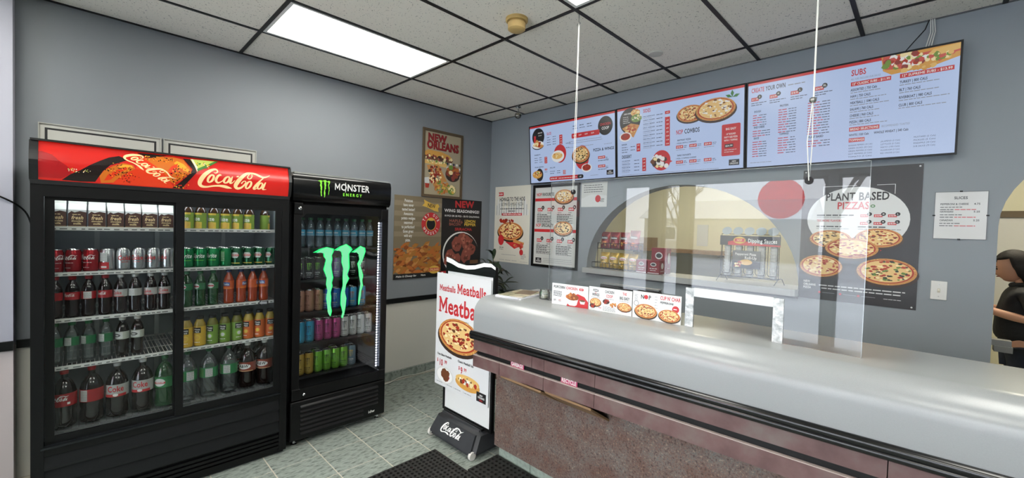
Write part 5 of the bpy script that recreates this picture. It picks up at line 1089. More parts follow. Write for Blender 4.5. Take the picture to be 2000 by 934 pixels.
    for k, x in enumerate((.605, .765, .915)):
        for i, s in enumerate((('BANANA PEPPERS (10 Cals)', 'GREEN OLIVES (30 Cals)', 'GREEN PEPPERS (5 Cals)', 'HOT PEPPERS (5 Cals)', 'TOMATO (5 Cals)'), ('JALAPENO (5 Cals)', 'LETTUCE (5 Cals)', 'MAYO (100 Cals)', 'MUSHROOM (5 Cals)', 'RED ONIONS (5 Cals)'), ('MUSTARD (5 Cals)', 'PICKLES (5 Cals)', 'PINEAPPLE (20 Cals)', 'SUB SAUCE (70 Cals)'))[k]): p.text(s, x, .09 + (.008 if k else 0) + (.008 if k == 2 else 0) - .0185 * i, .009, 'ink_dark', 2, w=(.12, .09, .095)[k], bold=0)
tv(.745, 2.150, 1.104, 'left menu screen with slices, panzerotti and wings', tv1); tv(1.851, 2.153, 1.106, 'middle menu screen with sides, desserts and pizza combos', tv2); tv(2.960, 2.152, 1.112, 'right menu screen with build-your-own pizza and subs', tv3)
# cords of the right screen
cd = Asm('screen_cables', 'white and black cables from the ceiling to the right screen', 'cable', (3.93, -.03, 2.79))
for k in range(3): cd.part('cable', MB().tube([(3.932 + .008 * k, -.02, CEIL), (3.934 + .010 * k, -.03, 2.9), (3.915 + .012 * k, -.05, 2.80)], .003, 6), CORD)
cd.part('cable', MB().tube([(3.925, -.02, CEIL), (3.91, -.02, 2.93), (3.86, -.035, 2.86), (3.82, -.05, 2.80)], .003, 6), BLACKP)

# ------------------------------------------------------------------ posters
def sheet(name, label, o, u, w, h, m, draw, cat='poster', th=.0015, frame=None, group=None):
    """flat sheet hung on a wall; o = lower left corner on the wall, u = direction to the right"""
    u = Vector(u); n = u.cross(Vector((0, 0, 1))); a = math.atan2(u.y, u.x)
    t = thing(name, label, cat, tuple(o), a, group)
    f = frame[0] if frame else 0
    if frame:
        fw_, fd, fm = frame; obj('frame', MB().box((0, -fd, 0), (fw_, -.0005, h)).box((w - fw_, -fd, 0), (w, -.0005, h)).box((fw_, -fd, 0), (w - fw_, -.0005, fw_)).box((fw_, -fd, h - fw_), (w - fw_, -.0005, h)), fm, t)
    b = obj('sheet', MB().box((f, -th - .002, f), (w - f, -.0007, h - f)), m, t)
    p = Print(b, flat((0, -th - .0021, 0), (1, 0, 0), (0, 0, 1)), step=.0004); draw(p, w, h); p.build(); return t
PAPER = mat('poster_paper', '#c6c8c4', .4); DARKPAPER = mat('dark_poster', '#2a2b2d', .4); CREAMP = mat('cream_poster', '#cfcdc0', .45)
def homage(p, w, h):
    p.poly([(.06, h * .875), (.08, h * .90), (.06, h * .925), (.15, h * .925), (.15, h * .875)], 'ink_red', 2); p.text('NEW', .11, h * .89, .018, 'ink_white', 3, 'c')
    R2 = random.Random(3)
    for i in range(26): x = .03 + i * .021; hh = R2.uniform(.03, .16) * (1 + abs(i - 13) / 13); p.rect(x, h * .62, x + .017, h * .62 + hh, 'ink_pale' if i % 2 else 'skyline', 1)
    p.text('HOMAGE TO THE HOG', w / 2, h * .805, .046, 'ink_black', 3, 'c', w=.43); p.text('ULTIMATE 4 MEAT PIZZA', w / 2, h * .745, .036, 'ink_black', 3, 'c', w=.38, bold=0); p.words(w / 2, h * .70, .40, .014, 'ink_dark', 3, 'c'); p.words(w / 2, h * .67, .12, .014, 'ink_dark', 3, 'c')
    p.rect(w / 2 - .17, h * .615, w / 2 + .17, h * .648, 'ink_red', 3); p.text('TOPPED WITH A CUP & CHAR', w / 2, h * .622, .018, 'ink_white', 4, 'c', w=.31)
    p.pizza(.28, .38, .21, .11, 3, 'meat'); p.scatter(.28, .50, .19, .015, 14, .022, ['sauce', 'pepperoni'], 12); p.oval(.13, .27, .05, .065, 'ink_red', 12); p.poly([(.20, .25), (.38, .27), (.5, .22), (.36, .17)], 'ink_red', 2); p.poly([(.34, .29), (.52, .25), (.51, .22), (.34, .25)], 'crust', 13); p.scatter(.44, .21, .08, .025, 12, .022, ['sauce', 'meat2', 'crust'], 13)
    p.words(.10, .175, .08, .012, 'ink_black', 2); p.words(.10, .155, .07, .008, 'ink_dark', 2); p.oval(.475, .135, .03, .035, 'ink_red', 2); p.text('NEW', .52, .10, .016, 'ink_grey', 2, 'c'); p.text('ORLEANS', .51, .078, .016, 'ink_grey', 2, 'c'); p.text('PIZZA', .50, .056, .016, 'ink_grey', 2, 'c'); p.words(.14, .09, .25, .008, 'ink_grey', 2)
    for x in (.10, .21, .32): p.words(x, .025, .09, .008, 'ink_grey', 2)
    p.words(.46, .02, .12, .006, 'ink_grey', 2)
INKS['skyline'] = '#aeb3b1'; INKNAME['skyline'] = 'picture_skyline'; INKS['screen_bg'] = '#b9cdf2'
sheet('poster', 'cream poster of a heaped meat pizza left of the framed menu', (.105, 0, 1.228), (1, 0, 0), .597, .925, CREAMP, homage)
def favour(p, w, h):
    for y, s, st in ((h * .865, 'FAVOURITES', 'white'), (h * .49, 'SPECIALTY', 'mush')):
        p.text('NOP', .05, y, .034, 'ink_red', 3, w=.075); p.text(s, .135, y, .034, 'ink_black', 3, w=.17); p.rect(.03, y - .058, w - .03, y - .025, 'ink_red', 1); p.pizza(.44, y - .012, .125, .075, 4, st)
        for k, (x, c) in enumerate(((.07, 'S'), (.215, 'M'), (.36, 'L'), (.505, 'XL'))): price(p, x, y - .17, .072, .036, ('$13.99', '$17.99', '$21.99', '$28.99')[k]); p.oval(x + .078, y - .13, .02, .022, 'ink_black', 3, 16); p.text(c, x + .078, y - .138, .016, 'ink_white', 4, 'c'); p.words(x, y - .192, .05, .009, 'ink_dark', 2)
        for x in (.065, .35):
            for i in range(4): p.words(x, y - .212 - .026 * i, .15 + .05 * R.random(), .012, 'ink_black', 2); p.words(x, y - .225 - .026 * i, .21, .008, 'ink_dark', 2)
    nop(p, .06, .045, .085, .055)
    for i in range(3): p.words(.17, .095 - .02 * i, .40, .007, 'ink_grey', 2)
sheet('framed_menu', 'tall black-framed white menu of favourites and specialty pizzas', (.748, 0, 1.222), (1, 0, 0), .645, .918, PAPER, favour, frame=(.028, .015, BLACKP))
def note(p, w, h):
    for i in range(4): p.words(.03, h * (.87 - .09 * i), w * (.75 if i else .7), .010, 'ink_dark', 2)
    p.poly([(.002, .002), (w - .002, .002), (w - .002, h * .45), (w * .4, h * .52), (.002, h * .35)], 'ink_pale', 1); p.oval(w * .66, h * .33, .032, .036, 'ink_red', 2); p.text('NEW', w * .84, h * .28, .014, 'ink_dark', 2, 'c'); p.text('PIZZA', w * .82, h * .2, .014, 'ink_dark', 2, 'c')
sheet('notice', 'small white paper notice on the wall beside the framed menu', (1.412, 0, 1.885), (1, 0, 0), .305, .250, PAPER, note)
def plant(p, w, h):
    for q in ((.40, h * .865, .49, h * .868), (.487, h * .80, .49, h * .868), (.12, h * .865, .30, h * .868), (.12, h * .80, .123, h * .868)): p.rect(*q, 'ink_pale', 1)
    p.oval(.30, h * .62, .265, .215, 'ink_pale', 2, 40)
    p.text('PLANT BASED', .30, h * .76, .05, 'ink_black', 4, 'c', w=.33); p.text('PIZZAS', .285, h * .695, .046, 'ink_red', 4, 'c', w=.17); p.ring(.385, h * .715, .012, .010, .005, 'ink_green', 4, 14)
    for r in range(2):
        for k in range(3): x = .325 + .068 * k; y = h * (.635 - .055 * r); price(p, x, y, .042, .018, '$12.99'); p.lay[('ink_red', 3)] = p.lay.get(('ink_red', 3), ([], [])); p.rect(x, y, x + .042, y + .018, 'ink_red', 3); p.text('$18.99', x + .021, y + .005, .009, 'ink_white', 5, 'c', w=.034); p.oval(x + .046, y + .02, .012, .012, 'ink_black', 5, 14); p.text('SML'[k], x + .046, y + .015, .010, 'ink_white', 6, 'c')
    p.words(.09, h * .645, .21, .012, 'ink_dark', 4); p.words(.09, h * .632, .16, .006, 'ink_grey', 4); p.text('TRY MORE FLAVORS', .09, h * .60, .014, 'ink_red', 4, w=.14); p.words(.09, h * .56, .14, .011, 'ink_dark', 4); p.words(.09, h * .545, .18, .007, 'ink_grey', 4); p.words(.315, h * .56, .15, .011, 'ink_dark', 4); p.words(.315, h * .545, .21, .007, 'ink_grey', 4)
    p.pizza(.17, .425, .115, .06, 5, 'mush'); p.pizza(.42, .44, .115, .062, 5, 'meat'); p.poly([(.14, .36), (.30, .44), (.44, .36), (.32, .30)], 'ink_red', 4); p.pizza(.285, .365, .14, .068, 14, 'pep'); p.pizza(.12, .235, .145, .08, 24, 'veg') if False else None
    for cx, cy, rx, ry, st in ((.125, .235, .12, .075, 'pep'), (.465, .225, .145, .085, 'veg')): p.pizza(cx, cy, rx, ry, 24, st)
    p.text('NEW', .03, .115, .014, 'ink_white', 2); p.text('ORLEANS', .03, .093, .014, 'ink_white', 2); p.text('PIZZA', .03, .072, .014, 'ink_white', 2)
    p.words(.12, .098, .44, .011, 'ink_pale', 2); p.words(.135, .078, .41, .011, 'ink_pale', 2)
    for x in (.125, .24, .335): p.oval(x, .052, .007, .007, 'ink_red', 2, 12); p.rect(x + .015, .050, x + .085, .053, 'ink_grey', 2)
    p.words(.46, .048, .09, .006, 'ink_pale', 2); 
    for x, z in ((.015, h - .015), (w - .015, h - .015), (w - .02, .015)): p.oval(x, z, .005, .005, 'ink_pale', 2, 10)
sheet('poster', 'dark grey poster of plant based pizzas right of the hatch', (3.325, 0, 1.214), (1, 0, 0), .612, .905, DARKPAPER, plant)
def slices(p, w, h):
    p.text('SLICES', w * .5, h * .84, .015, 'ink_dark', 2, 'c', w=.055)
    for y, a, b in ((.72, 'PEPPERONI & CHEESE', '4.75'), (.56, 'HAWAIIAN', '5.25'), (.38, 'CANADIAN', '5.25')): p.text(a, .025, h * y, .010, 'ink_dark', 2, w=.115 if len(a) > 9 else .055); p.text(b, w - .055, h * y, .010, 'ink_dark', 2, w=.025); p.words(.025, h * (y - .055), .09, .006, 'ink_dark', 2); p.words(.085, h * (y - .105), .085, .006, 'ink_red', 2); p.words(.025, h * (y - .105), .055, .006, 'ink_dark', 2)
sl = sheet('slice_menu', 'small framed price list for slices by the arched doorway', (3.992, 0, 1.660), (1, 0, 0), .216, .281, mat('slice_paper', '#c4c5c2', .15), slices, 'sign', frame=(.003, .006, mat('thin_grey_edge', '#6d7072', .3)))
for x, z in ((.108, 0), (.108, .281), (0, .14), (.216, .14)): obj('clip', MB().box((x - .006, -.008, z - .004), (x + .006, 0, z + .004)), BLACKM, sl)
L_ = (0, 1, 0)      # left wall: right-hand direction as seen from the room
def orleans(p, w, h):
    p.rect(.03, .03, w - .03, h - .03, 'tan_paper', 1)
    for (s, x, y, hh, ww) in (('NEW', .07, h * .835, .075, .25), ('ORLEANS', .06, h * .715, .085, .44)):
        vs = [(-.004, -.004), (.004, -.004), (.004, .004), (-.004, .004)]
        for dx, dy in vs: p.text(s, x + dx, y + dy, hh, 'ink_black', 2, w=ww)
        for dx, dy in ((-.003, 0), (.003, 0), (0, .003)): p.text(s, x + dx, y + dy, hh, 'maroon2', 3, w=ww)
    p.poly([(.03, .50), (.08, .525), (.25, .52), (.36, .495), (.41, .46), (.36, .445), (.03, .455)], 'bun', 3); p.poly([(.03, .46), (.36, .45), (.42, .44), (.40, .41), (.03, .42)], 'sausage', 4); p.scatter(.21, .445, .19, .025, 50, .016, ['sausage', 'meat', 'cheese2', 'board'], 5); p.poly([(.03, .41), (.34, .40), (.32, .35), (.03, .37)], 'bun2', 4); p.scatter(.18, .40, .15, .012, 26, .012, ['lettuce', 'cheese2'], 7)
    p.poly([(.06, .35), (.12, .36), (.22, .14), (.16, .12)], 'crust', 5); p.poly([(.15, .37), (.22, .37), (.34, .19), (.26, .18)], 'crust', 5); p.scatter(.17, .26, .10, .10, 70, .015, ['sauce', 'cheese2', 'olive', 'pepperoni'], 6)
    for i in range(5):
        for j in range(4): p.rect(.33 + .045 * i, .25 + .045 * j, .355 + .045 * i, .275 + .045 * j, 'navy' if (i + j) % 2 else 'ink_white', 4)
    p.oval(.42, .28, .105, .085, 'board', 6); p.scatter(.42, .30, .085, .065, 34, .026, ['fried', 'fried2', 'meat'], 7); p.oval(.39, .36, .03, .028, 'lettuce', 11); p.oval(.39, .30, .03, .025, 'cheese2', 11)
    p.poly([(.03, .21), (.09, .22), (.10, .15), (.04, .13)], 'ink_pale', 8); p.poly([(.04, .15), (.10, .15), (.09, .10), (.05, .10)], 'sauce', 8); p.scatter(.27, .12, .10, .07, 60, .018, ['lettuce', 'gold', 'fried', 'crust'], 8); p.oval(.41, .10, .06, .055, 'lettuce', 8); p.scatter(.41, .11, .05, .04, 16, .016, ['gold', 'cheese2', 'lettuce'], 9)
INKS.update(tan_paper='#a89d84', maroon2='#8f1e22', navy='#20283f'); INKNAME.update(tan_paper='poster_paper', maroon2='lettering_maroon', navy='picture_checks')
sheet('framed_poster', 'brown-framed poster of subs and pizza fingers, highest on the wall', (0, -1.02, 1.968), L_, .558, .757, mat('tan_sheet', '#8f8468', .5), orleans, frame=(.028, .014, mat('brown_frame', '#5d4d38', .5)))
def potato(p, w, h):
    for i in range(9): p.rect(.002, h * .45 + .055 * i, w - .002, h * .45 + .052 + .055 * i, 'tan' if i % 2 else 'tanb', 1)
    for i, s in enumerate(('Potatoes', 'have never', 'tasted better!', 'Awesome', 'potato wedges', 'seasoned', 'to perfection!', 'Goes great', 'with any', 'pizza.')): p.text(s, .17, h * .925 - .047 * i, .030, 'ink_white', 3, 'c', sx=.62)
    p.poly([(.34, .80), (.37, .83), (.36, .87), (.42, .845), (.50, .82), (.55, .83), (.57, .80), (.55, .78), (.56, .74), (.50, .75), (.42, .78)], 'gold', 3); p.text('NEW', .46, .785, .040, 'ink_black', 4, 'c', w=.105, rot=-.12)
    p.oval(.46, .60, .125, .13, 'ink_red', 3, 36); p.oval(.46, .60, .066, .072, 'gold', 4, 30); p.oval(.46, .598, .058, .064, 'ink_black', 5, 30); p.oval(.46, .65, .05, .014, 'gold', 6, 20)
    for s, r0, up_ in (('TRY OUR', .086, 1), ('WEDGES!', .115, -1)):
        n_ = len(s)
        for i, ch in enumerate(s):
            a = math.radians(90 + (n_ - 1) * 11 - i * 22) if up_ > 0 else math.radians(270 - (n_ - 1) * 10 + i * 20)
            if ch != ' ': p.text(ch, .46 + r0 * math.cos(a), .60 + r0 * 1.04 * math.sin(a), .032, 'ink_white', 5, 'c', rot=(a - math.pi / 2) if up_ > 0 else (a + math.pi / 2), sx=.7)
    R3 = random.Random(5)
    for i in range(210):
        x = R3.uniform(-.02, w - .05); y = .06 + R3.random() ** 1.15 * .30; a = R3.uniform(-.6, .8); L = R3.uniform(.06, .13); t_ = R3.uniform(.018, .032)
        pts = [(0, -t_ / 2), (L * .5, -t_ * .9), (L, 0), (L * .5, t_ * .8), (0, t_ / 3)]; q = [(min(max(x + a_ * math.cos(a) - b_ * math.sin(a), .003), w - .003), max(y + a_ * math.sin(a) + b_ * math.cos(a), .052)) for a_, b_ in pts]
        p.tri([(sum(k[0] for k in q) / 5, sum(k[1] for k in q) / 5)] + q, [(0, 1 + k, 1 + (k + 1) % 5) for k in range(5)], R3.choice(['fried', 'wedge', 'fried2', 'crust', 'wedge']), 6 + i % 6)
    p.rect(.002, .002, w - .002, .058, 'ink_black', 14); p.text('Make it Cheesy for', .03, .022, .02, 'ink_white', 15, w=.25, shear=.2); p.text('More', .34, .022, .02, 'ink_white', 15, w=.06); p.oval(.515, .085, .075, .045, 'gold', 15, 24); p.rect(.445, .068, .585, .104, 'ink_red', 16); p.text('ORLEANS', .515, .074, .024, 'ink_cream', 17, 'c', w=.125)
INKS.update(tanb='#7d7059', wedge='#a9712f'); INKNAME.update(tanb='picture_plank', wedge='picture_wedges')
sheet('poster', 'brown poster advertising potato wedges beside the narrow cooler', (0, -1.345, 1.065), L_, .605, .897, mat('potato_sheet', '#7d715c', .4), potato)
def wings(p, w, h):
    for dx, dy in ((-.004, 0), (.004, 0), (0, .004), (0, -.004)): p.text('NEW', .33 + dx, h * .895 + dy, .075, 'maroon2', 2, 'c', w=.29, rot=.03)
    p.text('NEW', .33, h * .895, .075, 'ink_red', 3, 'c', w=.29, rot=.03); p.text('WING SEASONINGS!', w / 2, h * .825, .034, 'ink_white', 2, 'c', w=.53); p.text('10 PCS OR 20 PCS - 55-75 CALS/WING', w / 2, h * .765, .019, 'ink_white', 2, 'c', w=.53)
    p.text('MAPLE', .19, h * .695, .032, 'maple', 2, 'c', w=.17); p.text('BACON', .19, h * .65, .032, 'maple', 2, 'c', w=.17); p.poly([(.285, h * .67), (.305, h * .695), (.285, h * .72)], 'maple', 2); p.text('LEMON', .42, h * .695, .032, 'ink_yellow', 2, 'c', w=.17); p.text('PEPPER', .42, h * .65, .032, 'ink_yellow', 2, 'c', w=.18); p.text('SRIRACHA', .32, h * .585, .032, 'ink_red', 2, 'c', w=.26)
    p.oval(.29, .25, .27, .26, 'ink_white', 2, 40); p.oval(.30, .245, .262, .25, 'ink_black', 3, 40)
    for cx, cy, r in ((.22, .36, .085), (.38, .38, .09), (.32, .43, .08), (.43, .30, .08), (.13, .24, .07), (.36, .22, .085), (.22, .18, .075), (.08, .16, .05)):
        p.blob(cx, cy, r, 'wing', 4, 11); p.scatter(cx, cy, r * .6, r * .6, 12, r * .22, ['wing2', 'wing3', 'wing'], 5)
    p.rect(.43, .12, .56, .165, 'ink_brown', 9); p.rect(.002, .002, .10, .05, 'ink_red', 9); p.rect(.012, .012, .035, .04, 'ink_white', 10)
INKS.update(maple='#9c5a4c', wing='#8c4a3c', wing2='#b06a58', wing3='#5e2c22'); INKNAME.update(maple='lettering_maple', wing='picture_wings', wing2='picture_wing_light', wing3='picture_wing_dark')
sheet('poster', 'black poster advertising wing seasonings, next to the corner', (0, -.738, 1.075), L_, .600, .895, mat('black_poster', '#141415', .4), wings)
def licence(p, w, h):
    p.rect(.028, .028, w - .028, .04, 'ink_black', 1); p.rect(.028, h - .04, w - .028, h - .028, 'ink_black', 1); p.rect(.028, .04, .04, h - .04, 'ink_black', 1); p.rect(w - .04, .04, w - .028, h - .04, 'ink_black', 1)
    p.ring(w * .72, h - .13, .12, .025, .0015, 'ink_grey', 1, 4)
    for i in range(8): p.words(.12, h - .22 - .05 * i, w - .24, .012, 'ink_grey', 1)
for k, y in enumerate((-3.812, -3.209)):
    sheet('wall_frame', ['thin-framed white certificate rising behind the cooler header, left one', 'thin-framed white certificate rising behind the cooler header, right one'][k], (0, y, 1.50), L_, .592, .722, mat('frame_paper', '#b9b9b2', .5), licence, 'frame', frame=(.006, .012, mat('frame_silver', '#a9a9a2', .4)))
# ------------------------------------------------------------------ hatch sill and what stands on it
SILLZ = 1.268
sill = [(1.49, -.06), (3.29, -.06), (3.315, -.052), (3.33, -.035), (3.335, -.001), (1.49, -.001)]
sl_ = MB().prism([(1.49, -.06), (3.29, -.06), (3.315, -.052), (3.33, -.03), (3.33, -.001), (3.3195, -.001), (3.3195, .30), (1.5105, .30), (1.5105, -.001), (1.49, -.001)], 2, SILLZ - .048, SILLZ)
struct('trim_4', sl_, mat('grey_sill', '#a4a6a4', .35))
BW = mat('black_wire', '#0c0c0d', .4, .4)
def wire(pts, r=.0028): return MB().tube(pts, r, 6)
# crisp rack
CR = Asm('snack_rack', 'two-tier black wire rack of snack bags on the hatch sill', 'rack', (1.78, .09, SILLZ))
xa, xb, ya, yb_ = 1.545, 2.035, .035, .15
for z, y0 in ((SILLZ + .004, ya), (SILLZ + .20, ya + .03)):
    for k, zz in enumerate((z, z + .055)): CR.part('rim', wire([(xa + (.04 if z > SILLZ + .1 else 0), y0, zz), (xb, y0, zz), (xb, yb_, zz), (xa + (.04 if z > SILLZ + .1 else 0), yb_, zz), (xa + (.04 if z > SILLZ + .1 else 0), y0, zz)], .003), BW)
    for i in range(13): x = xa + (.04 if z > SILLZ + .1 else 0) + (xb - xa - (.04 if z > SILLZ + .1 else 0)) * i / 12; CR.part('upright', wire([(x, y0, z), (x, y0, z + .055)], .002), BW)
    bot = MB()
    for i in range(15): x = xa + .05 + (xb - xa - .06) * i / 14; bot.tube([(x, y0, z), (x, yb_, z)], .0016, 5)
    tag(CR.part('tray', bot, BW), kind='stuff')
for x in (xa, xb):
    for y in (ya + .035, yb_): CR.part('post', wire([(x + (.04 if x == xa else 0), y, SILLZ), (x + (.04 if x == xa else 0), y, SILLZ + .26)], .003), BW)
def bag(name, label, x, y, z, w, h, d, col, ink, word, lean=.12, rz=0, group=None):
    """pillow bag with crimped ends"""
    nx, nz = 10, 12; vs = []; fs = []; rr = random.Random(int(x * 1000 + z * 77))
    for s_ in (-1, 1):
        for j in range(nz + 1):
            for i in range(nx + 1):
                u, v = i / nx, j / nz; b = (math.sin(math.pi * u) ** .6) * (math.sin(math.pi * min(max((v - .06) / .88, 0), 1)) ** .55)
                wv = w * (1 - .06 * math.sin(math.pi * v)); vs.append(((u - .5) * wv, s_ * d / 2 * b * (1 + rr.uniform(-.12, .12)), v * h))
    n1 = (nx + 1) * (nz + 1)
    for k in (0, n1):
        for j in range(nz):
            for i in range(nx): a = k + j * (nx + 1) + i; fs.append((a, a + 1, a + nx + 2, a + nx + 1))
    t = thing(name, label, 'snack bag', (x, y, z), rz, group); mb = MB().add(vs, fs).xf(Matrix.Rotation(-lean, 4, 'X'))
    m = mat(name + '_foil', col, .25, .25, noise=.45, nscale=18)
    b = obj('bag', mb, m, t, smooth='all')
    M = Matrix.Rotation(-lean, 4, 'X')
    def fn(u, v, dd): q = (math.sin(math.pi * (u / w + .5)) ** .6) * (math.sin(math.pi * min(max((v / h - .06) / .88, 0), 1)) ** .55); return tuple(M @ Vector((u, -d / 2 * q * 1.08 - .004 - dd, v)))
    p = Print(b, fn, maxlen=.02); p.oval(0, h * .62, w * .36, h * .1, ink[0], 1); p.text(word, 0, h * .57, h * .10, ink[1], 2, 'c', w=w * .62); p.scatter(0, h * .28, w * .3, h * .12, 8, w * .1, ink[2], 1); p.build(); return t
for k in range(4): bag('tortilla_chip_bag', ['red tortilla chip bag at the left end of the upper rack', 'red tortilla chip bag, second on the upper rack', 'red tortilla chip bag, third on the upper rack', 'red tortilla chip bag leaning at the right end of the upper rack'][k], 1.645 + .108 * k, .107, SILLZ + .205, .106, .165 + (.02 if k == 3 else 0), .05, '#8f1f1c', ('ink_black', 'ink_white', ['fried', 'gold', 'ink_orange']), 'Doritos', group='red snack bags')
for k in range(4): bag('potato_chip_bag', ['yellow potato chip bag at the left end of the lower rack', 'yellow potato chip bag, second on the lower rack', 'yellow potato chip bag, third on the lower rack', 'yellow potato chip bag at the right end of the lower rack'][k], 1.648 + .106 * k, .098, SILLZ + .009, .104, .155, .055, '#c4a02c', ('ink_pale', 'ink_red', ['gold', 'cheese2']), 'Lays', group='yellow snack bags')
def box_bag(label, x, y, z, w, d, h, rz, up=0):
    t = thing('seasoning_box', label, 'box', (x, y, z), rz, 'dark red boxes by the snack rack'); b = obj('box', MB().rbox((-w / 2, -d / 2, 0), (w / 2, d / 2, h), .004, 1), mat('dark_red_card', '#7a1826', .4), t)
    p = Print(b, flat((-w / 2, -d / 2, 0), (1, 0, 0), (0, 0, 1))); p.oval(w / 2, h * .7, w * .24, h * .14, 'ink_pale', 1, 20); p.oval(w / 2, h * .7, w * .18, h * .09, 'ink_dark', 2, 18); p.words(w * .2, h * .38, w * .6, .010, 'ink_pale', 1); p.words(w * .25, h * .25, w * .5, .007, 'ink_pale', 1); p.rect(.004, .006, w - .004, .012, 'ink_pale', 1); p.build()
    p = Print(b, flat((w / 2, -d / 2, 0), (0, 1, 0), (0, 0, 1))); p.oval(d / 2, h * .6, d * .22, h * .22, 'ink_pale', 1, 18); p.words(d * .2, h * .2, d * .6, .008, 'ink_pale', 1); p.build()
box_bag('dark red box, front left of the three by the snack rack', 2.105, .05, SILLZ, .105, .10, .125, .0); box_bag('dark red box, front right of the three by the snack rack', 2.222, .055, SILLZ, .118, .11, .125, 0); box_bag('dark red box standing tall behind the other two', 2.215, .165, SILLZ, .15, .09, .235, 0)
# dipping sauce rack
SR = Asm('sauce_rack', 'black wire rack of dipping sauce tubs with a printed header', 'rack', (2.98, .10, SILLZ))
xa, xb, y = 2.775, 3.185, .06
SR.part('frame_wire', wire([(xa, y, SILLZ + .045), (xa, y, SILLZ + .385), (xb, y, SILLZ + .385), (xb, y, SILLZ + .045)], .003), BW)
SR.part('frame_wire', wire([(xa, y, SILLZ + .045), (xb, y, SILLZ + .045)], .003), BW); SR.part('frame_wire', wire([(xa, y + .09, SILLZ + .045), (xb, y + .09, SILLZ + .045)], .003), BW)
for x in (xa, xb): SR.part('foot', wire([(x - .02, y - .03, SILLZ + .002), (x, y, SILLZ + .05), (x + .005, y + .09, SILLZ + .05), (x + .02, y + .11, SILLZ + .002)], .003), BW)
cols = [xa + .041 + .082 * k for k in range(5)]
for k, x in enumerate(cols):
    SR.part('column_wire', wire([(x - .032, y - .004, SILLZ + .30), (x - .032, y - .004, SILLZ + .085), (x - .024, y - .006, SILLZ + .07), (x + .024, y - .006, SILLZ + .07), (x + .032, y - .004, SILLZ + .085), (x + .032, y - .004, SILLZ + .30)], .0026), BW)
    SR.part('flavour_disc', MB().lathe([(.036, -.0015), (.036, .0015)], 22).xf(Matrix.Translation((x, y - .01, SILLZ + .41)) @ Matrix.Rotation(math.pi / 2 - .5, 4, 'X')), mat('pale_disc', '#a9b2b4', .35))
hd_ = SR.part('header_card', MB().box((xa - .008, y - .012, SILLZ + .295), (xb + .008, y - .008, SILLZ + .372)), mat('card_black', '#1b1c1f', .4))
p = Print(hd_, lambda u, v, d: (xa - .008 + u, y - .0122 - d, SILLZ + .295 + v)); p.poly([(.06, .002), (.425, .002), (.425, .012), (.28, .02), (.13, .045), (.06, .03)], 'ink_red', 1); p.oval(.145, .042, .045, .028, 'gold', 2, 22); p.rect(.11, .03, .18, .055, 'ink_red', 3); p.text('NOP', .145, .035, .015, 'ink_cream', 4, 'c'); p.text('Dipping Sauces', .205, .026, .030, 'ink_white', 3, w=.20, sx=.7); p.build()
pr_ = SR.part('product_card', MB().box((2.865, y - .016, SILLZ + .115), (3.065, y - .012, SILLZ + .255)), mat('card_grey', '#6d6f72', .4))
p = Print(pr_, lambda u, v, d: (2.865 + u, y - .0162 - d, SILLZ + .115 + v)); p.rect(0, 0, .2, .055, 'ink_black', 1); p.text('Pepperoni Pizza', .02, .105, .018, 'ink_white', 2, w=.15); p.text('Roll-Up', .09, .075, .022, 'ink_white', 2, w=.085); p.poly([(.01, .012), (.05, .06), (.07, .05), (.06, .01)], 'sauce', 3); p.oval(.10, .05, .045, .022, 'bun2', 2); p.scatter(.04, .03, .02, .018, 10, .008, ['cheese2', 'pepperoni'], 4); p.build()
TUB = mat('tub_white', '#c9cbc8', .35); first = None
tubm = MB().lathe([(.022, 0), (.029, .021), (.031, .022), (.031, .025), (.026, .0252)], 16).mesh('sauce_tub'); tubm.materials.append(TUB)
flav = ['first', 'second', 'middle', 'fourth', 'last']
for k, x in enumerate(cols):
    for j in range(12):
        o = obj('sauce_tub', tubm, None); o.location = (x, y + .038, SILLZ + .050 + .0262 * j)
        tag(o, 'white sauce tub, %s from the bottom of the %s column, sauce rack' % ((ORD + ['eleventh', 'twelfth'])[j], flav[k]), 'sauce tub', 'sauce tubs in the rack')
SR.part('shelf_plate', MB().box((xa, y, SILLZ + .044), (xb, y + .09, SILLZ + .049)), BW)
# kitchen fittings seen through the hatch
KH = Asm('kitchen_hood', 'grey steel extraction hood on the kitchen wall behind the hatch', 'hood', (3.6, 2.5, 1.7)); KH.part('canopy', MB().prism([(2.05, 1.72), (2.9, 1.72), (2.9, 2.2), (2.5, 2.2), (2.05, 1.80)], 0, 3.05, 4.2), STEEL); KH.part('lip', MB().box((3.04, 2.03, 1.70), (4.21, 2.06, 1.76)), STEEL)
KT = Asm('kitchen_bench', 'steel work bench along the kitchen wall behind the hatch', 'bench', (2.4, 2.6, 0)); KT.part('top', MB().box((.3, 2.25, .88), (3.9, 2.88, .92)), STEEL); KT.part('under_shelf', MB().box((.35, 2.3, .3), (3.85, 2.86, .33)), STEEL)
for x in (.36, 2.1, 3.84):
    for y_ in (2.3, 2.84): KT.part('leg', MB().tube([(x, y_, 0), (x, y_, .88)], .02), STEEL)
KS = Asm('kitchen_shelf', 'brown wooden wall shelf in the kitchen behind the hatch', 'shelf', (1.3, 2.8, 1.3)); KS.part('board', MB().box((.4, 2.6, 1.35), (2.1, 2.895, 1.40)), WOOD); KS.part('box', MB().box((.5, 2.65, 1.40), (.9, 2.85, 1.56)), mat('brown_card', '#8a7350', .7)) 
for x in (.6, 1.9): KS.part('bracket', MB().box((x, 2.62, 1.32), (x + .03, 2.895, 1.35)), BLACKM)
KN = Asm('kitchen_notice', 'white notice sheet on the kitchen wall behind the hatch', 'notice', (1.55, 2.88, 1.5)); KN.part('sheet', MB().box((1.50, 2.892, 1.46), (1.66, 2.897, 1.78)), PAPER)
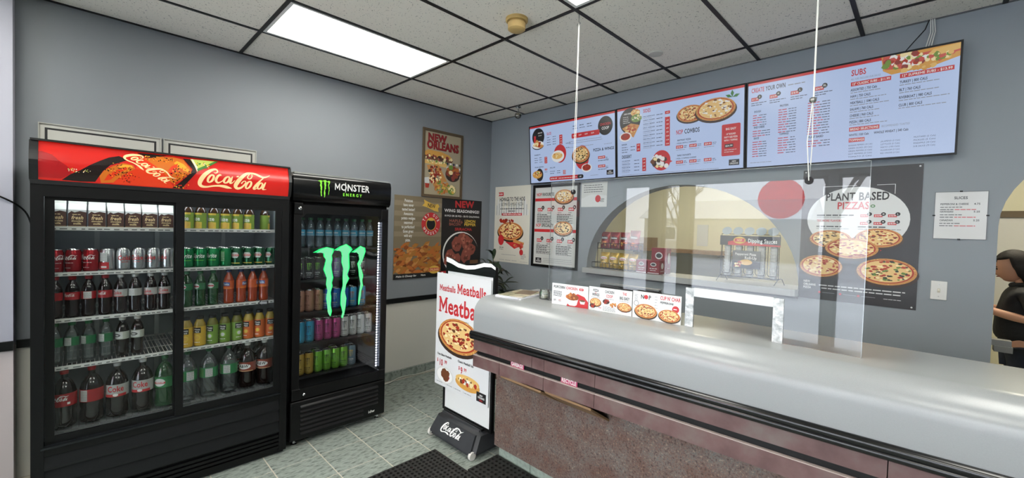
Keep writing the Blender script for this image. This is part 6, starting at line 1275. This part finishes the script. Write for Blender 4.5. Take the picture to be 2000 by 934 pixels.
# wall switch
t = thing('light_switch', 'white light switch plate below the slice price list', 'switch', (3.9955, 0, 1.294))
pl = obj('plate', MB().rbox((0, -.006, 0), (.070, -.0002, .112), .0025, 2), mat('switch_white', '#cfcfc9', .35), t); obj('toggle', MB().box((.029, -.010, .044), (.041, -.006, .068)), mat('toggle', '#b9b49f', .4), t); obj('toggle_lever', MB().box((.031, -.019, .055), (.039, -.010, .064)), mat('toggle2', '#d9d6c6', .4), t)
for z in (.02, .092): obj('screw', MB().lathe([(.003, 0), (.003, .0015)], 10).xf(Matrix.Translation((.035, -.006, z)) @ Matrix.Rotation(math.pi / 2, 4, 'X')), STEEL, t)
obj('wall_patch', MB().box((.02, -.0015, .15), (.06, -.0002, .36)), mat('patch_grey', '#80868b', .7), t) if False else None
# cable on the floor by the left wall, and the one hanging at the left edge
tag(obj('floor_cable', MB().tube(catmull([(.20, -1.79, .012), (.17, -1.70, .012), (.13, -1.58, .012), (.09, -1.42, .012), (.06, -1.25, .03), (.05, -1.05, .012), (.05, -.8, .02), (.05, -.5, .012)], 6), .007, 8), mat('white_cable', '#b9b8ae', .5), smooth='all'), 'white power cable lying along the foot of the left wall', 'cable')
tag(obj('hanging_cable', MB().tube(catmull([(.107, -5.98, 2.3), (.107, -5.2, 2.12), (.106, -4.5, 1.93), (.108, -4.05, 1.78), (.11, -3.93, 1.73), (.06, -3.86, 1.66), (.05, -3.83, 1.55)], 6), .005, 6), BLACKP), 'thin black cable drooping along the wall to the wide cooler', 'cable')

# ------------------------------------------------------------------ plant behind the sign
PT = Asm('potted_plant', 'dark green leafy plant in the corner behind the poster stand', 'plant', (.60, -.42, 0))
PT.part('pot', MB().lathe([(.11, 0), (.15, .26), (.16, .28), (.145, .285), (.135, .27)], 20, (.60, -.42, 0)), mat('pot_brown', '#5a4030', .5), smooth=True)
PT.part('soil', MB().lathe([(.134, .262), (.02, .27)], 20, (.60, -.42, 0)), mat('soil', '#2a211a', .9))
LEAF = mat('dark_leaf', '#23361f', .35, noise=.4, nscale=20)
rr = random.Random(4)
heads = [(.30, -.30, 1.22), (.46, -.34, 1.32), (.58, -.42, 1.22), (.40, -.42, 1.12), (.66, -.46, 1.12), (.32, -.40, 1.10), (.60, -.30, 1.02), (.50, -.50, 1.14)]
stems = [(Vector((.60 + .012 * k - .04, -.42 + .008 * (k % 3), .26)), Vector(h_)) for k, h_ in enumerate(heads)]
for a, b in stems: PT.part('stem', MB().tube([a, (a + b) / 2 + Vector((.01, -.01, 0)), b], [.008, .006, .004], 6), mat('stem_green', '#3a4a28', .6))
def leaf(o, d, L, wd, droop):
    d = d.normalized(); side = d.cross(Vector((0, 0, 1))).normalized(); mb = MB(); vs = []; n = 6
    for i in range(n + 1):
        t_ = i / n; c = o + d * L * t_ + Vector((0, 0, -droop * L * t_ * t_)); w_ = wd * math.sin(math.pi * (t_ * .92 + .04)) ** .8
        vs += [c + side * w_ + Vector((0, 0, w_ * .35)), c, c - side * w_ + Vector((0, 0, w_ * .35))]
    fs = []
    for i in range(n): a = 3 * i; fs += [(a, a + 1, a + 4, a + 3), (a + 1, a + 2, a + 5, a + 4)]
    return mb.add(vs, fs)
for si, (a, b) in enumerate(stems):
    for k in range(13):
        f = .55 + .45 * k / 12; o = a.lerp(b, f); an = k * 2.4 + si; d = Vector((math.cos(an), math.sin(an), rr.uniform(.0, .7) if k < 11 else 1.4))
        L = rr.uniform(.17, .27); tip = o + d.normalized() * L
        if tip.x < .03: d.x = abs(d.x)
        if tip.y > -.03: d.y = -abs(d.y)
        PT.part('leaf', leaf(o, d, L, rr.uniform(.024, .036), rr.uniform(.2, .9)), LEAF, smooth='all')

# ------------------------------------------------------------------ person in the kitchen doorway
SKIN = mat('skin', '#c9967a', .5); SHIRT = mat('black_shirt', '#0f1013', .75, bump=.3, bscale=40); JEANS = mat('dark_jeans', '#1e2636', .8, noise=.3, nscale=30); HAIR = mat('dark_hair', '#1a1310', .62, spec=.35, noise=.6, nscale=70, bump=.2, bscale=120)
def skin_mesh(name, nodes, edges, root=0, sub=2):
    me = bpy.data.meshes.new(name); me.from_pydata([n[0] for n in nodes], edges, []); o = bpy.data.objects.new(name, me); COL.objects.link(o)
    o.modifiers.new('s', 'SKIN'); lay = me.skin_vertices[0]
    for i, n in enumerate(nodes): lay.data[i].radius = (n[1], n[2] if len(n) > 2 else n[1]); lay.data[i].use_root = (i == root)
    sb = o.modifiers.new('u', 'SUBSURF'); sb.levels = sub; sb.render_levels = sub
    bpy.context.view_layer.update(); dg = bpy.context.evaluated_depsgraph_get(); r = bpy.data.meshes.new_from_object(o.evaluated_get(dg)); bpy.data.objects.remove(o); bpy.data.meshes.remove(me)
    for p_ in r.polygons: p_.use_smooth = True
    return r
# local frame: +x is where she faces, z up, feet at 0
PB = [((0, 0, .90), .115, .15), ((.0, 0, 1.02), .10, .135), ((.01, 0, 1.16), .095, .13), ((.01, 0, 1.28), .08, .115), ((.01, 0, 1.345), .06, .08), ((.03, 0, 1.385), .045, .048), ((.045, 0, 1.42), .045, .048),
      ((0, .15, 1.285), .042), ((-.015, .20, 1.19), .040), ((-.01, .215, 1.10), .037), ((.12, .18, 1.125), .033), ((.235, .13, 1.16), .025), 
      ((0, -.15, 1.285), .042), ((-.015, -.20, 1.19), .040), ((-.01, -.215, 1.10), .037), ((.12, -.18, 1.125), .033), ((.235, -.13, 1.16), .025),
      ((0, .085, .84), .095), ((.01, .09, .48), .062), ((-.01, .09, .10), .042), ((-.01, .09, .05), .04), ((.12, .095, .03), .03),
      ((0, -.085, .84), .095), ((.01, -.09, .48), .062), ((-.01, -.09, .10), .042), ((-.01, -.09, .05), .04), ((.12, -.095, .03), .03)]
PE = [(0, 1), (1, 2), (2, 3), (3, 4), (4, 5), (5, 6), (3, 7), (7, 8), (8, 9), (9, 10), (10, 11), (3, 12), (12, 13), (13, 14), (14, 15), (15, 16), (0, 17), (17, 18), (18, 19), (19, 20), (20, 21), (0, 22), (22, 23), (23, 24), (24, 25), (25, 26)]
body = skin_mesh('body', PB, PE)
bm = bmesh.new(); bm.from_mesh(body)
# hands: palm, four bent fingers and a thumb each
for sgn in (1, -1):
    wr = Vector((.235, .13 * sgn, 1.16)); fd = Vector((.9, -.35 * sgn, .12)).normalized(); sd = Vector((.35 * sgn, .9, 0)).normalized() * -sgn; dn = Vector((0, 0, -1))
    nodes = [(tuple(wr), .024, .018), (tuple(wr + fd * .05), .034, .014), (tuple(wr + fd * .085), .036, .012)]
    bm2 = bmesh.new(); bm2.from_mesh(skin_mesh('palm', nodes, [(0, 1), (1, 2)], sub=1)); t_ = bpy.data.meshes.new('x'); bm2.to_mesh(t_); bm2.free(); bm.from_mesh(t_)
    for k in range(4):
        b0 = wr + fd * .075 + sd * (.027 - .018 * k); L = (.066, .074, .07, .056)[k]; q = [b0, b0 + fd * L * .45 + dn * .004, b0 + fd * L * .75 + dn * .022, b0 + fd * L * .85 + dn * .045]
        bm.from_mesh(skin_mesh('finger', [(tuple(v), r_) for v, r_ in zip(q, (.0095, .009, .0085, .007))], [(0, 1), (1, 2), (2, 3)], sub=1))
    b0 = wr + fd * .025 + sd * .022; q = [b0, b0 + (fd * .6 + sd * .6) * .032 + dn * .006, b0 + fd * .055 + sd * .03 + dn * .018]
    bm.from_mesh(skin_mesh('thumb', [(tuple(v), r_) for v, r_ in zip(q, (.011, .010, .008))], [(0, 1), (1, 2)], sub=1))
# head with brow, nose, lips, chin and ears, tipped forward
HM = Matrix.Translation((.055, 0, 1.415)) @ Matrix.Rotation(.32, 4, 'Y')
hv = bmesh.ops.create_uvsphere(bm, u_segments=28, v_segments=22, radius=1)['verts']
for v in hv:
    x, y_, z = v.co; X, Y_, Z = x * .096, y_ * .072, z * .115
    if x > 0:
        X *= .92
        if z < -.1: Y_ *= 1 + .35 * (z + .1) * 1.0; X += .012 * max(0, 1 - abs(z + .82) / .25) * max(0, 1 - abs(y_) / .5)
        nose = max(0, 1 - abs(y_) / .22) * (max(0, 1 - abs(z + .16) / .24)); X += .026 * nose * x
        X += .006 * max(0, 1 - abs(y_) / .3) * max(0, 1 - abs(z - .02) / .3)
        X -= .010 * max(0, 1 - abs(abs(y_) - .38) / .2) * max(0, 1 - abs(z - .06) / .14)
        X += .007 * max(0, 1 - abs(y_) / .28) * max(0, 1 - abs(abs(z + .47) - .05) / .05)
    else:
        X *= 1.12
        if z < -.3: X *= 1 + .5 * (z + .3)
    v.co = HM @ Vector((X + .012, Y_, Z + .075))
for s_ in (1, -1):
    ev_ = bmesh.ops.create_uvsphere(bm, u_segments=10, v_segments=8, radius=1)['verts']
    for v in ev_: v.co = HM @ Vector((v.co.x * .016 - .004, s_ * .072 + v.co.y * .008, v.co.z * .03 + .07))
bm.to_mesh(body); bm.free()
for p_ in body.polygons: p_.use_smooth = True
PS = thing('person', 'person in a black polo shirt and jeans looking down in the doorway', 'person', (4.53, 1.40, 0), math.pi); PS.scale = (.985, .985, .985)
obj('body', body, SKIN, PS)
shirt = [((.02, 0, .88), .165, .182), ((.02, 0, 1.02), .160, .175), ((.025, 0, 1.16), .150, .172), ((.02, 0, 1.27), .122, .158), ((.015, 0, 1.335), .075, .085), ((.020, 0, 1.352), .066, .07),
         ((0, .158, 1.29), .072), ((-.012, .200, 1.21), .062), ((-.012, .208, 1.165), .060), ((0, -.158, 1.29), .072), ((-.012, -.200, 1.21), .062), ((-.012, -.208, 1.165), .060)]
obj('shirt', skin_mesh('shirt', shirt, [(0, 1), (1, 2), (2, 3), (3, 4), (4, 5), (3, 6), (6, 7), (7, 8), (3, 9), (9, 10), (10, 11)]), SHIRT, PS)
obj('jeans', skin_mesh('jeans', [((0, 0, .93), .125, .16), ((0, .088, .84), .108), ((.01, .092, .48), .075), ((-.005, .092, .08), .062), ((0, -.088, .84), .108), ((.01, -.092, .48), .075), ((-.005, -.092, .08), .062)], [(0, 1), (1, 2), (2, 3), (0, 4), (4, 5), (5, 6)]), JEANS, PS)
for s_ in (1, -1): obj('shoe', MB().rbox((-.07, s_ * .095 - .045, .002), (.17, s_ * .095 + .045, .075), .02, 2), BLACKP, PS, smooth=True)
bmh = bmesh.new(); bmesh.ops.create_uvsphere(bmh, u_segments=28, v_segments=22, radius=1)
kill = []
for v in bmh.verts:
    x, y_, z = v.co
    if (x > .30 and z < .55 - .25 * (1 - abs(y_))) or z < -.78: kill.append(v)
bmesh.ops.delete(bmh, geom=kill, context='VERTS')
for v in bmh.verts:
    x, y_, z = v.co; X, Y_, Z = x * .112 - .012, y_ * .090, z * .128 + .082
    if z < 0: X -= .014 * (1 if x < .2 else .3); Y_ *= 1.10; Z -= .05 * abs(z)
    v.co = HM @ Vector((X, Y_, Z))
obj('collar', MB().tube([(.024 + .058 * math.cos(i * math.pi / 10), .060 * math.sin(i * math.pi / 10), 1.356 - .012 * math.cos(i * math.pi / 10)) for i in range(20)], .019, 8, closed=True), SHIRT, PS, smooth='all')
hm = bpy.data.meshes.new('hair'); bmh.to_mesh(hm); bmh.free(); ho = obj('hair', hm, HAIR, PS, smooth='all'); sd_ = ho.modifiers.new('thick', 'SOLIDIFY'); sd_.thickness = .014
for s_ in (1, -1):
    obj('eye', MB().sphere(tuple(HM @ Vector((.088, s_ * .028, .083))), .008, 10, 8), mat('eye_dark', '#1a1412', .2), PS, smooth='all')
    obj('eyebrow', MB().tube([HM @ Vector((.098, s_ * .012, .098)), HM @ Vector((.096, s_ * .028, .104)), HM @ Vector((.086, s_ * .045, .099))], .003, 6), HAIR, PS)
obj('mouth', MB().tube([HM @ Vector((.094, -.02, .022)), HM @ Vector((.104, 0, .023)), HM @ Vector((.094, .02, .022))], .004, 6), mat('lips', '#8f4a42', .5), PS)
# bench and clamp by the doorway, where she works
PBN = Asm('prep_table', 'steel prep table behind the doorway where the person works', 'table', (3.5, 1.4, 0))
PBN.part('top', MB().box((3.0, 1.0, .98), (4.02, 1.8, 1.01)), STEEL)
for x in (3.05, 3.97):
    for y_ in (1.05, 1.75): PBN.part('leg', MB().tube([(x, y_, 0), (x, y_, .98)], .02), STEEL)
DL = Asm('door_latch', 'grey metal bracket on the inside of the doorway', 'bracket', (4.30, .35, 1.03))
DL.part('arm', MB().box((4.20, .30, 1.02), (4.355, .36, 1.055)), mat('grey_cast', '#8e8f8c', .4, .5)); DL.part('plate', MB().box((4.285, .29, .985), (4.36, .37, 1.02)), mat('grey_cast', '#8e8f8c', .4, .5)); DL.part('post', MB().box((4.15, .29, 0), (4.20, .37, 1.08)), BLACKM)
